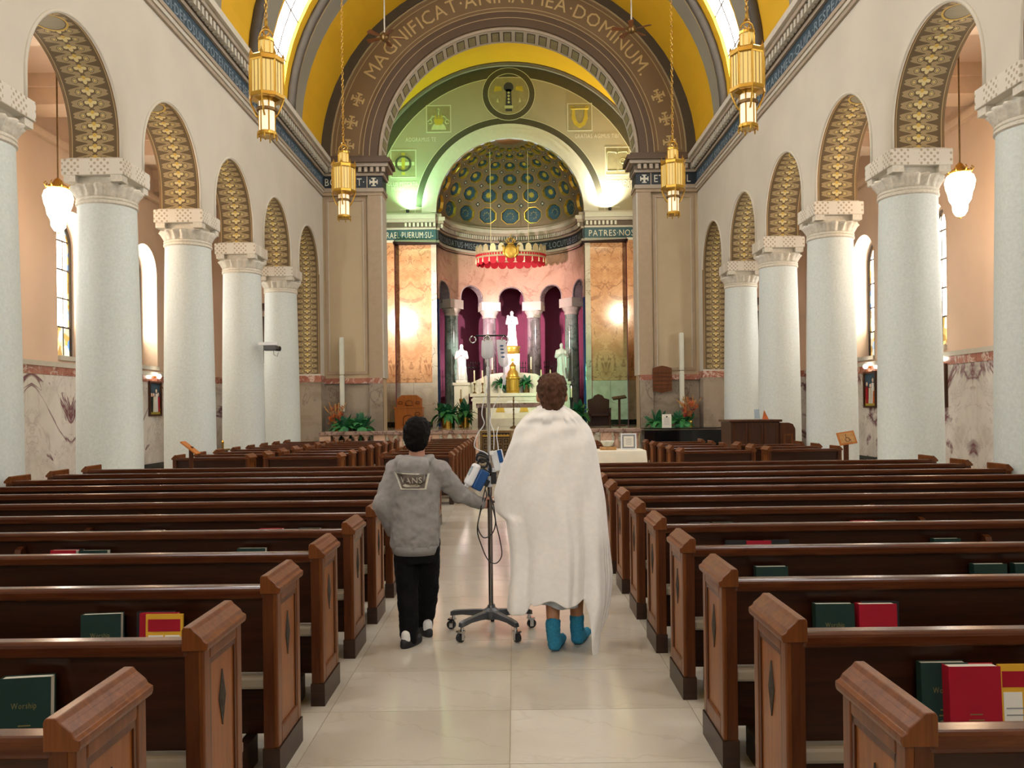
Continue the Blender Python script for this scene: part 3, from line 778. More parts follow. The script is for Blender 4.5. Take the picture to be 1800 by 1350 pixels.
for s_ in (-1, 1):
    tube_on('emblem_scroll', 'emblem_pale', [(s_*(.15+.2*t+.09*math.sin(t*5)), .0+.28*t-.25*t*t+.1*math.cos(t*7)) for t in [i/12 for i in range(15)]], c.x, c.z)
    tube_on('emblem_scroll', 'emblem_pale', [(s_*(.35+.08*math.cos(t)), -.12+.08*math.sin(t)) for t in [i*.5 for i in range(12)]], c.x, c.z)
tube_on('emblem_stem', 'emblem_pale', [(0,.15),(.01,.3),(.04,.38),(0,.42),(-.03,.38)], c.x, c.z)
c = panel(1019, 206, 1.02, 1.14)    # lyre
flat('emblem_lyre', 'emblem_gold', [(-.3,.35),(-.33,-.05),(-.22,-.32),(0,-.45),(.22,-.32),(.33,-.05),(.3,.35),(.2,.35),(.18,0),(.1,-.2),(0,-.27),(-.1,-.2),(-.18,0),(-.2,.35)], c.x, c.z)
tube_on('emblem_string', 'emblem_gold', [(-.36,.36),(-.2,.34),(.2,.34),(.36,.36)], c.x, c.z, .03)
for s_ in (-1, 1): tube_on('emblem_scroll', 'emblem_gold', [(s_*(.3+.07*math.cos(t)), .38+.07*math.sin(t)) for t in [i*.5 for i in range(13)]], c.x, c.z)
c = panel(709, 288, 1.06, 1.14)     # cross in a crown of thorns
for q in ([(-.07,-.45),(.07,-.45),(.07,.45),(-.07,.45)], [(-.45,-.07),(.45,-.07),(.45,.07),(-.45,.07)]): flat('emblem_cross', 'emblem_gold' if q[0][0] > -.1 else 'emblem_pale', q, c.x, c.z, .013 if q[0][0] > -.1 else .011)
for k in range(3): tube_on('emblem_thorns', 'lunette_dark', [((.29+.035*math.sin(6*t+2.1*k))*math.cos(t), (.29+.035*math.sin(6*t+2.1*k))*math.sin(t)) for t in [2*PI*i/60 for i in range(61)]], c.x, c.z, .016)
c = panel(1085, 283, 1.0, 1.16)     # open book
for s_ in (-1, 1):
    flat('emblem_page', 'emblem_ochre', [(s_*.03,-.35),(s_*.42,-.35),(s_*.42,.3),(s_*.38,.38),(s_*.03,.34)], c.x, c.z, .012)
    tube_on('emblem_page_edge', 'emblem_pale', [(s_*.03,-.4),(s_*.42,-.4),(s_*.43,.3),(s_*.38,.38),(s_*.06,.36),(s_*.03,.3)], c.x, c.z, .015)
tube_on('emblem_disc', 'emblem_pale', [(.22+.1*math.cos(t), .1*math.sin(t)) for t in [2*PI*i/20 for i in range(21)]], c.x, c.z, .012)
def wtext(t, px, py, wpx, size, m='letter_cream'):
    c = P(px, py, YB-.01); write(t, lambda s: frame_mat((c.x+s, YB-.009, c.z), (1,0,0), (0,0,1), (0,-1,0)), size, m, bw, wpx*YB/F, .003)
wtext('ADORAMUS TE', 713, 249, 54, .24); wtext('GRATIAS AGIMUS TIBI', 1010, 243, 78, .24)
wtext('QUI TOLLIS PECCATA', 661, 327, 74, .24); wtext('MUNDI', 688, 335, 23, .24)
wtext('SUSCIPE DEPRECA', 1060, 324, 76, .24); wtext('TIONEM NOSTRAM', 1060, 332, 76, .24)
for (xx0, xx1) in ((OL-.4, XC-RAP-.62), (XC+RAP+.62, OR_+.4)):
    MB().box(xx0, xx1, YB-.008, YB, 9.75, 9.78).build('painted_line', 'lunette_line', bw)
# marble facing, entablature either side of the apse
for side, sg in (('left', -1), ('right', 1)):
    x0, x1 = (XC-A, XC-RAP) if sg < 0 else (XC+RAP, XC+A)
    MB().box(x0, x1, YB-.05, YB, 2.70, 8.40).build('marble_facing', 'marble_gold', bw)
    for k in range(3):
        w_ = (x1-x0)/3; MB().box(x0+w_*k+.004, x0+w_*(k+1)-.004, YB-.06, YB, ZF+.2, 2.69).build('dado_slab', 'marble_pale', bw)
    MB().box(x0, x1, YB-.07, YB, ZF, ZF+.2).build('dado_base', 'black_stone', bw)
    jx = (x1-.22, x1) if sg < 0 else (x0, x0+.22)
    MB().box(jx[0], jx[1], YB-.09, YB, ZF, 8.4).build('apse_jamb', 'marble_pale', bw)
    for p, z0, z1, m in ((.10,8.40,8.50,'moulding_white'),(.06,8.50,8.92,'frieze_teal'),(.12,8.92,9.0,'cornice_pale'),(.16,9.0,9.18,'cornice_dark'),(.30,9.18,9.30,'cornice_pale'),(.36,9.30,9.48,'moulding_white'),(.2,9.48,9.58,'cornice_pale')):
        MB().box(x0, x1, YB-p, YB, z0, z1).build('entablature', m, bw)
    x = x0+.05; dm = MB().box(0, .085, -.1, 0, 0, .16).mesh('dentil', 'moulding_white')
    while x < x1-.05:
        if OL-.3 < x < OR_+.3:
            o = link('dentil', dm, bw); o.location = (x, YB-.15, 9.01)
        x += .165
write('RAEL·PUERUM·SU-', lambda s: frame_mat((XC-5.05+s, YB-.065, 8.58), (1,0,0), (0,0,1), (0,-1,0)), .36, 'letter_cream', bw, 1.93, .004)
write('PATRES·NOSTROS', lambda s: frame_mat((XC+RAP+.16+s, YB-.065, 8.58), (1,0,0), (0,0,1), (0,-1,0)), .36, 'letter_cream', bw, 2.72, .004)
# ------------------------------------------------------------------ apse
def ap(r, ang, z): return (XC+r*math.sin(ang), YB+r*math.cos(ang), z)     # ang 0 = straight back
RA3 = 3.0
ops = [(R(d), R(10.6), 0, 6.45) for d in (-72, -36, 0, 36, 72)]
mb = MB()
def apse_face(mb, r):
    pos = R(-90); z1 = 8.45; zi = 6.15
    def q(*pp): mb.add([ap(r, a, z) for a, z in pp], [tuple(range(len(pp)))])
    def span(a, b):
        k = max(1, int((b-a)/R(3)))
        for i in range(k): q((a+(b-a)*i/k, zi), (a+(b-a)*(i+1)/k, zi), (a+(b-a)*(i+1)/k, z1), (a+(b-a)*i/k, z1))
    for yc, hw, _, sp in ops:
        span(pos, yc-hw)
        rr = .53; pts = [(yc-hw*math.cos(PI*i/16), sp+rr*math.sin(PI*i/16)) for i in range(17)]
        for p0, p1 in zip(pts, pts[1:]): q(p0, p1, (p1[0], z1), (p0[0], z1))
        pos = yc+hw
    span(pos, R(90))
apse_face(mb, RA3); apse_face(mb, RA3+.45)
aw = struct(mb.build('wall_apse', 'marble_pink'))
for yc, hw, _, sp in ops:
    pts = [(yc-hw, 6.15)] + [(yc-hw*math.cos(PI*i/16), sp+.53*math.sin(PI*i/16)) for i in range(17)] + [(yc+hw, 6.15)]
    MB().add([ap(r, a, z) for a, z in pts for r in (RA3-.003, RA3+.45)], [(2*i,2*i+1,2*i+3,2*i+2) for i in range(len(pts)-1)]).build('arch_soffit', 'column_pink', aw)
    MB().tube([ap(RA3-.005, a, z) for a, z in pts], .03, 6).build('arch_bead', 'column_pink', aw, True)
    # slab under every pier between arches
mb = MB()
for a0 in (-90, -54, -18, 18, 54): pass
for k, ang in enumerate((-54, -18, 18, 54)):
    cm = 'column_pink' if abs(ang) < 20 else 'column_green_lit'
    cx, cy, _ = ap(RA3+.2, R(ang), 0)
    nm = ['leftmost', 'second from left', 'second from right', 'rightmost'][k]
    t = thing('apse_column', 'polished stone column with square capital in the apse, %s of four' % nm, 'column', (cx, cy, ZF), -R(ang), 'apse columns')
    MB().lathe([(.36,0),(.36,.1),(.40,.14),(.40,.2),(.33,.26),(.32,.3)], 24).build('base', 'marble_white', t, angle=30)
    MB().lathe([(.31,.3),(.31,2.5),(.285,4.7)], 28).build('shaft', cm, t, angle=30)
    MB().lathe([(.30,4.7),(.32,4.74),(.30,4.79),(.32,4.84),(.41,4.98),(.38,5.02)], 24).build('capital', 'capital_stone', t, angle=30)
    MB().box(-.43,.43,-.33,.30,5.02,5.40).build('impost', 'capital_stone', t)
for sg in (-1, 1):   # end piers of the arcade with dark blue polished shafts
    cx, cy, _ = ap(RA3+.25, R(84*sg), 0)
    MB().lathe([(.16, ZF),(.16, 6.15)], 20, (cx-sg*.12, cy+.05, 0)).build('end_shaft', 'blue_polish', aw, angle=30)
    MB().box(cx-.25+sg*.15, cx+.25+sg*.15, YB+.02, YB+.3, ZF, 6.15).build('end_pier', 'black_stone', aw)
# curved entablature
def curved(name, m, r0, r1, z0, z1, par=aw, n=60):
    rings = [[ap(r0, a, z0), ap(r1, a, z0), ap(r1, a, z1), ap(r0, a, z1)] for a in [R(-90)+PI*i/n for i in range(n+1)]]
    return MB().loft(rings).build(name, m, par, angle=35)
for p, z0, z1, m in ((.10,8.40,8.50,'cornice_pale'),(.06,8.50,8.92,'frieze_navy'),(.12,8.92,9.0,'cornice_stone'),(.15,9.0,9.18,'cornice_dark'),(.28,9.18,9.30,'cornice_stone'),(.34,9.30,9.45,'cornice_pale'),(.2,9.45,9.58,'cornice_stone')):
    curved('entablature', m, RA3-p, RA3+.05, z0, z1)
d = MB()
for i in range(80):
    a = R(-88)+R(176)*i/79
    M = Matrix.Rotation(-a, 3, 'Z'); d.obox(ap(RA3-.2, a, 9.09), (.07, .1, .15), M)
stuff(d.build('dentil_course', 'cornice_pale', aw))
def apl(s_):
    a = R(-83)+s_/(RA3-.07); x = (math.cos(a), -math.sin(a), 0); rad = (math.sin(a), math.cos(a), 0)
    o = ap(RA3-.066, a, 8.58); return frame_mat(o, x, (0,0,1), tuple(-q for q in rad))
write('RECORDATUS·MISERICORDIAE·SUAE·SICUT·LOCUTUS·EST·AD', apl, .36, 'letter_grey', aw, R(166)*(RA3-.07), .003)
# ---- coffered half dome
ZD = 9.58
def dp(r, az, el): return (XC+r*math.cos(el)*math.sin(az), YB+r*math.cos(el)*math.cos(az), ZD+r*math.sin(el))
rows = [(2, 19), (19, 34.5), (34.5, 48), (48, 59.5), (59.5, 69), (69, 76.5)]
oct_ = []
mbd = MB(); coff = []
for e0, e1 in rows:
    ec = R((e0+e1)/2); eh = R((e1-e0)/2)
    for k in range(9):
        azc = R(-80+20*k); ah = R(10)
        bnd, hol = [], []
        for j in range(16):
            t = 2*PI*j/16; dx, dy = math.cos(t), math.sin(t); q = 1/max(abs(dx), abs(dy))
            bnd.append((azc+ah*dx*q, ec+eh*dy*q))
            o8 = .79/max(abs(math.cos(t-PI/4*round(t/(PI/4)))), .5) if False else .79*math.cos(PI/8)/math.cos(((t+PI/8) % (PI/4))-PI/8)
            hol.append((azc+ah*dx*o8, ec+eh*dy*o8))
        for j in range(16):
            l = (j+1) % 16
            mbd.add([dp(RA3, *bnd[j]), dp(RA3, *bnd[l]), dp(RA3, *hol[l]), dp(RA3, *hol[j])], [(0,1,2,3)])
        coff.append((azc, ec, ah, eh, hol))
for i in range(36):
    a0, a1 = R(-90+5*i), R(-85+5*i)
    mbd.add([dp(RA3,a0,R(0)),dp(RA3,a1,R(0)),dp(RA3,a1,R(2)),dp(RA3,a0,R(2))], [(0,1,2,3)])
    mbd.add([dp(RA3,a0,R(76.5)),dp(RA3,a1,R(76.5)),dp(RA3,a1,R(80)),dp(RA3,a0,R(80))], [(0,1,2,3)])
dome = struct(mbd.build('ceiling_apse_dome', 'dome_taupe', None, angle=30))
oc = MB()
for i in range(36):
    a0, a1 = R(-90+5*i), R(-85+5*i); oc.add([dp(RA3+.02,a0,R(79)),dp(RA3+.02,a1,R(79)),dp(RA3+.02,0,R(90))], [(0,1,2)])
oc.build('oculus_field', 'oculus_brown', dome)
for i, (azc, ec, ah, eh, hol) in enumerate(coff):
    n = len(hol); vs = [dp(RA3-.012, *h) for h in hol] + [dp(RA3+.10, azc+(h[0]-azc)*.90, ec+(h[1]-ec)*.90) for h in hol]
    vs2 = [dp(RA3-.012, azc+(h[0]-azc)*1.07, ec+(h[1]-ec)*1.07) for h in hol]
    mb = MB(); mb.add(vs, [tuple(range(n, 2*n))], 0); mb.add(vs, [(j,(j+1)%n,(j+1)%n+n,j+n) for j in range(n)], 1)
    mb.add(vs[:n]+vs2, [(j,(j+1)%n,(j+1)%n+n,j+n) for j in range(n)], 1)
    cfo = mb.build('coffer', ['coffer_blue', 'gilding'], dome)
    # gold sun in the coffer
    st = []; sm = min(eh, ah*math.cos(ec))*.42; rowf = 1.0
    for j in range(32):
        rr = sm*(1.0 if j % 4 == 0 else (.8 if j % 2 == 0 else .5)); t = 2*PI*j/32
        st.append(dp(RA3+.085, azc+rr*math.sin(t)/math.cos(ec), ec+rr*math.cos(t)))
    MB().add(st, [tuple(range(32))]).build('sun', 'emblem_gold', cfo)
for ri in range(1, len(rows)):
    el = R(rows[ri][0])
    for k in range(8):
        az = R(-70+20*k); q = R(2.2)*(1-.08*ri)
        def dia(f, r): return [dp(r, az+f*q*dx/math.cos(el), el+f*q*dy) for dx, dy in ((1,0),(0,1),(-1,0),(0,-1))]
        MB().add(dia(1, RA3-.006)+dia(.55, RA3-.009), [(0,1,2,3)], 0).add(dia(.5, RA3-.011), [(0,1,2,3)], 1).build('diamond_coffer', ['coffer_navy', 'moulding_white'], dome)
# ---- dim ambulatory behind the arcade
rings = [[ap(4.7, a, z) for z in (0, 8.5)] for a in [R(-100)+R(200)*i/40 for i in range(41)]]
amb = struct(MB().loft(rings, False, False, False).build('wall_ambulatory', 'purple_wall', None, True))
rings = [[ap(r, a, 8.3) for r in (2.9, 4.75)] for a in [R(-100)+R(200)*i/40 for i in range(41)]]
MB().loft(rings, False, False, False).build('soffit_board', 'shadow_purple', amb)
# iron grilles between the apse columns
gmesh = MB()
for i in range(11):
    x = -.6+.12*i
    gmesh.tube([(x,0,.0),(x,0,1.75)], .014, 6); gmesh.lathe([(.0,1.75),(.03,1.8),(.0,1.92)], 6, (x,0,0))
for z in (.2, .95, 1.6): gmesh.box(-.62,.62,-.012,.012,z,z+.04)
gm = gmesh.mesh('iron_grille', 'iron')
for k, a in enumerate((-36, 0, 36)):
    o = link('iron_grille', gm); x, y, z = ap(RA3+.25, R(a), ZF+.9); o.location = (x, y, z); o.rotation_euler = (0,0,-R(a))
    tag(o, 'spiked iron grille between apse columns, %s' % ['behind the left statue', 'behind the gold tabernacle', 'behind the right statue'][k], 'grille', 'apse grilles')
    b = MB().box(-.62,.62,-.1,.1,-.9,.0).build('plinth', 'marble_pale', o)
# ------------------------------------------------------------------ arcade columns
def make_column():
    t = thing('column', '', 'column')
    MB().box(-.56,.56,-.56,.56,0,.16).build('plinth', 'column_stone', t)
    MB().lathe([(.54,.16),(.57,.22),(.57,.30),(.53,.36),(.50,.38),(.52,.44),(.49,.48)], 36).build('base', 'column_stone', t, angle=30)
    MB().lathe([(.49-.06*(i/12)**1.6, .48+4.38*i/12) for i in range(13)], 40).build('shaft', 'column_stone', t, angle=30)
    cp = MB().lathe([(.43,4.84),(.455,4.86),(.455,4.89),(.435,4.905),(.45,4.92),(.45,4.945),(.43,4.96)], 36).build('necking', 'capital_stone', t, angle=30)
    n = 72; rings = []
    for z, r, am in ((4.95,.425,.008),(5.02,.44,.03),(5.08,.465,.04),(5.12,.50,.045),(5.15,.48,.04),(5.15,.42,.0)):
        rings.append([((r+am*math.cos(18*2*PI*j/n))*math.cos(2*PI*j/n), (r+am*math.cos(18*2*PI*j/n))*math.sin(2*PI*j/n), z) for j in range(n)])
    MB().loft(rings).build('leaf_capital', 'capital_stone', t, True)
    ab = MB().box(-.34,.34,-.34,.34,5.14,5.27); 
    for sx in (-1,1):
        for sy in (-1,1): ab.box(sx*.36-.09, sx*.36+.09, sy*.36-.09, sy*.36+.09, 5.17, 5.27)
    ab.build('abacus', 'capital_stone', t)
    bevel(MB().box(-.48,.48,-.47,.47,5.27,ZS).build('impost', 'capital_carved', t), .012)
    return t
proto = None
for side, x in (('left', XL-.40), ('right', XR+.40)):
    for k, yk in enumerate(YCOL):
        if k == 0: continue
        t = proto = make_column() if proto is None else copy_tree(proto)
        t.location = (x, yk, 0); t['group'] = 'arcade columns'
        t['label'] = 'white stone column with carved capital in the %s arcade, %s' % (side, ['', 'cut off by the picture edge', 'nearest of those seen whole', 'second of those seen whole', 'third of those seen whole', 'farthest, next to the sanctuary'][k])
        t['category'] = 'column'
# ------------------------------------------------------------------ pews
def make_pew(Lg, d, full=True):
    """local: aisle end at x=0, bench runs towards d*x; y=0 is the back, the seat is at +y"""
    t = thing('pew', '', 'pew')
    def bx(mb, x0, x1, *r, m=None): return mb.box(min(d*x0,d*x1), max(d*x0,d*x1), *r, m=m)
    b = MB(); xs_ = (.06, Lg-.06)
    b.add([(d*xs_[0],.03,.78),(d*xs_[1],.03,.78),(d*xs_[1],.055,.78),(d*xs_[0],.055,.78),(d*xs_[0],.085,.43),(d*xs_[1],.085,.43),(d*xs_[1],.11,.43),(d*xs_[0],.11,.43)],
          [(0,1,2,3),(4,7,6,5),(0,4,5,1),(1,5,6,2),(2,6,7,3),(3,7,4,0)])
    b.build('backrest', 'wood_dark', t)
    r = bevel(bx(MB(), .05, Lg-.05, -.005, .075, .775, .832).build('top_rail', 'wood_rail', t), .018, 3)
    bx(MB(), .06, Lg-.06, .085, .40, .31, .36).build('seat', 'wood_dark', t)
    bevel(bx(MB(), .07, Lg-.07, .05, .39, .36, .42).build('seat_cushion', 'kneeler_pad', t), .015)
    bx(MB(), .06, Lg-.06, .12, .15, .14, .31).build('apron', 'wood_dark', t)
    for e in (0, 1):
        o = (lambda x: x) if e == 0 else (lambda x: Lg-x)
        ep = bx(MB(), o(.02), o(.065), 0, .375, .10, .86).build('end_panel', 'wood_end_dark', t)
        for q in ((0,.055,.12,.815), (.32,.375,.12,.815), (.055,.32,.755,.815), (.055,.32,.12,.2)):
            bevel(bx(MB(), o(0), o(.022), q[0], q[1], q[2], q[3]).build('stile', 'wood_end', ep), .006)
        bx(MB(), o(.010), o(.021), .055, .32, .2, .755).build('inset_panel', 'wood_panel', ep)
        for q in ((.055,.07,.2,.755), (.305,.32,.2,.755), (.055,.32,.735,.755)):
            bx(MB(), o(.004), o(.02), q[0], q[1], q[2], q[3]).build('panel_moulding', 'wood_end_dark', ep)
        bevel(MB().prism([(-.012,.80),(-.016,.812),(-.016,.826),(-.002,.834),(.004,.846),(.030,.868),(.040,.880),(.066,.880),(.072,.870),(.072,.80)], lambda u, v, e_: (d*o(u), e_, v), -.010, .385).build('cap_moulding', 'wood_end', ep), .003)
        bx(MB(), o(-.006), o(.07), -.006, .381, 0, .12).build('plinth', 'wood_plinth', ep)
        if full:
            rz = MB(); cx = o(.010); n_ = 1 if e == 0 else -1
            def dm(f, x): return [(d*x, .188+.032*f*a, .58+.10*f*c) for a, c in ((1,0),(0,1),(-1,0),(0,-1))]
            rz.loft([dm(1, cx), dm(1, cx-n_*.004), dm(.72, cx-n_*.001), dm(.5, cx-n_*.008), dm(.15, cx-n_*.002)], False, True)
            rz.build('rosette', 'carving_dark', ep)
    if full:
        k = 0; x = .35
        while x < Lg-1.0:
            rk = bx(MB(), x, x+1.75, -.075, .06, .452, .465); bx(rk, x, x+1.75, -.085, -.075, .452, .50)
            rk.build('book_rack', 'wood_dark', t)
            br = MB()
            pf = [(.075,.44),(-.08,.44),(-.085,.50),(-.04,.56),(-.02,.64),(-.035,.69),(-.02,.73),(.02,.745),(.045,.74)]
            br.prism(pf, lambda u, v, e_: (d*(x+1.80)+e_, u, v), -.02, .02); br.build('bracket', 'wood_end_dark', t)
            x += 1.86
        kn = bx(MB(), .14, Lg-.14, -.16, -.05, .13, .17).build('kneeler', 'kneeler_pad', t)
        for x in (.14, Lg*.5, Lg-.2): bx(MB(), x, x+.05, -.15, .15, .0, .13).build('kneeler_leg', 'wood_plinth', t)
    return t
XPL, XPR = -1.053, .905
def put(pr, first, loc, label, group):
    t = pr if first else copy_tree(pr)
    t.location = loc; tag(t, label, 'pew', group); return t
pl = make_pew(4.87, -1); pr_ = make_pew(4.90, 1)
YPL = [1.905+.845*i for i in range(12)]; YPL[0] = 1.945; YPR = [1.915+.852*i for i in range(12)]
for i in range(12):
    put(pl, i == 0, (XPL, YPL[i], 0), 'long dark wooden pew left of the centre aisle, %s row from the camera' % ORD[i], 'long pews of the near block')
for i in range(12):
    put(pr_, i == 0, (XPR, YPR[i], 0), 'long dark wooden pew right of the centre aisle, %s row from the camera' % ORD[i], 'long pews of the near block')
Y1, SP = 13.85, .95
blocks = [('short pew in the far left block beside the columns', -4.50, -5.80, 8, Y1), ('short pew in the middle of the far left block', -2.95, -4.25, 8, Y1),
          ('short pew of the far left block along the centre aisle', -1.05, -2.28, 9, Y1-.1), ('short pew of the far right block along the centre aisle', .95, 1.85, 8, Y1+.3),
          ('short pew between the cloth table and the organ console', 2.85, 4.15, 5, Y1+.3), ('short pew at the right columns in front of the organ console', 4.42, 5.72, 3, Y1+.5)]
for nm, xa, xb, n_, y0 in blocks:
    d = 1 if xb > xa else -1
    p0 = make_pew(abs(xb-xa), d, False)
    for i in range(n_):
        put(p0, i == 0, (xa, y0+SP*i, 0), 'brown wooden %s, %s row' % (nm, ORD[i]), 'short pews of the far block')
# ------------------------------------------------------------------ hymn books in the racks
def make_book(w, h, t_, cover, marks=None):
    b = thing('hymnal', '', 'book')
    MB().box(-w/2+.004, w/2-.004, -t_/2+.004, t_/2-.004, .003, h-.003).build('pages', 'paper', b)
    cv = MB().box(-w/2, w/2, -t_/2, -t_/2+.004, 0, h).box(-w/2, w/2, t_/2-.004, t_/2, 0, h).box(-w/2, -w/2+.004, -t_/2+.004, t_/2-.004, 0, h)
    cv.build('cover', cover, b)
    if marks == 'lines':
        write('Worship', lambda s: frame_mat((-w*.26+s, -t_/2-.0005, h*.62), (1,0,0), (0,0,1), (0,-1,0)), .028, 'gold_print', b, w*.5, .0004)
    if marks in ('lines', 'small'):
        for k in range(3): MB().box(-w*(.12+.03*(k % 2)), w*(.12+.03*(k % 2)), -t_/2-.0006, -t_/2, h*(.40-.07*k), h*(.40-.07*k)+.004).build('print_line', 'gold_print', b)
    if marks == 'missal':
        MB().box(-w/2+.012, -.004, -t_/2-.001, -t_/2, .02, h*.66).build('print_block', 'paper', b)
        MB().box(.004, w/2-.012, -t_/2-.001, -t_/2, .02, h*.66).build('print_block', 'paper', b)
        for k in range(5): MB().box(-w/2+.02, w/2-.02, -t_/2-.002, -t_/2-.001, .03+.022*k, .034+.022*k).build('print_line', 'print_grey', b)
        MB().box(-w/2+.01, w/2-.01, -t_/2-.001, -t_/2, h*.72, h*.92).build('print_block', 'cover_red', b)
    return b
RACK = .465
def book(px0, px1, pytop, Yp, cover, label, marks=None, dy=-.035, t_=.05, tilt=0, hh=None):
    Y = Yp+dy; a, b = P(px0, pytop, Y), P(px1, pytop, Y)
    w = max(.10, min(.20, abs(b.x-a.x))); h = hh or max(.2, min(.262, a.z-RACK))
    o = make_book(w, h, t_, cover, marks); o.location = ((a.x+b.x)/2, Y, RACK+.001); o.rotation_euler = (R(-3), 0, R(tilt)); tag(o, label, 'book', 'hymn books in the pew racks')
book(3, 88, 1178, YPL[1], 'cover_green', 'dark green hymnal in the rack at the left picture edge', 'lines', tilt=8, t_=.045)
book(145, 212, 1074, YPL[2], 'cover_green', 'dark green hymnal standing alone in the third left pew rack', 'lines', tilt=6, t_=.045)
book(240, 305, 1068, YPL[2], 'cover_black', 'black book at the back of the third left pew rack', None, -.010, .022)
book(245, 312, 1073, YPL[2], 'cover_red', 'red hymnal behind the yellow missalette in the third left pew', None, -.036, .024)
book(255, 320, 1079, YPL[2], 'cover_yellow', 'yellow printed missalette in front of the red hymnal, left', 'missal', -.060, .012)
book(90, 135, 965, YPL[4], 'cover_red', 'red hymnal peeking over the fourth left pew rail', None, -.045)
book(100, 146, 962, YPL[4], 'cover_black', 'black book behind the leftmost red hymnal', None, -.008, .02)
book(140, 190, 968, YPL[4], 'cover_green', 'green hymnal right of the leftmost red hymnal', None, -.03)
book(418, 467, 964, YPL[4], 'cover_green', 'green hymnal alone behind the fourth left pew, towards the aisle')
book(248, 288, 931, YPL[5], 'cover_black', 'dark book behind the fifth left pew, farthest from the aisle')
book(456, 497, 926, YPL[5], 'cover_red', 'red hymnal behind the fifth left pew')
book(525, 563, 925, YPL[5], 'cover_green', 'green hymnal nearest the aisle behind the fifth left pew')
book(1617, 1700, 1150, YPR[1], 'cover_green', 'dark green hymnal behind the largest red hymnal at right', 'lines', -.012, .036)
book(1664, 1755, 1160, YPR[1], 'cover_red', 'large red hymnal in the second right pew rack', 'small', -.05)
book(1757, 1840, 1151, YPR[1], 'cover_yellow', 'yellow missalette at the right picture edge', 'missal', -.05, .014)
book(1432, 1500, 1052, YPR[2], 'cover_green', 'dark green hymnal left of the red one in the third right pew', 'lines', -.03, .045)
book(1515, 1580, 1050, YPR[2], 'cover_black', 'dark book behind the red hymnal in the third right pew', None, -.008, .022)
book(1508, 1574, 1056, YPR[2], 'cover_red', 'red hymnal in the third right pew rack', 'small', -.04)
book(1328, 1384, 994, YPR[3], 'cover_green', 'green hymnal alone in the fourth right pew near the aisle')
book(1710, 1768, 985, YPR[3], 'cover_green', 'green hymnal in the fourth right pew, second from the picture edge')
book(1782, 1838, 989, YPR[3], 'cover_green', 'green hymnal cut by the right picture edge, fourth pew')
book(1275, 1318, 945, YPR[4], 'cover_black', 'black book left of the small red hymnal, fifth right pew', None, -.02, .02)
book(1313, 1356, 949, YPR[4], 'cover_red', 'small red hymnal in the fifth right pew', None, -.05, .02)
book(1344, 1388, 944, YPR[4], 'cover_black', 'black book right of the small red hymnal, fifth right pew', None, -.018, .02)
book(1640, 1687, 945, YPR[4], 'cover_green', 'green hymnal far along the fifth right pew')
book(1210, 1250, 914, YPR[5], 'cover_black', 'dark book nearest the aisle in the sixth right pew')
book(1253, 1290, 917, YPR[5], 'cover_green', 'green hymnal second from the aisle in the sixth right pew')
book(1497, 1538, 909, YPR[5], 'cover_red', 'red hymnal in the sixth right pew')
book(1541, 1578, 909, YPR[5], 'cover_green', 'green hymnal right of the red one in the sixth right pew')
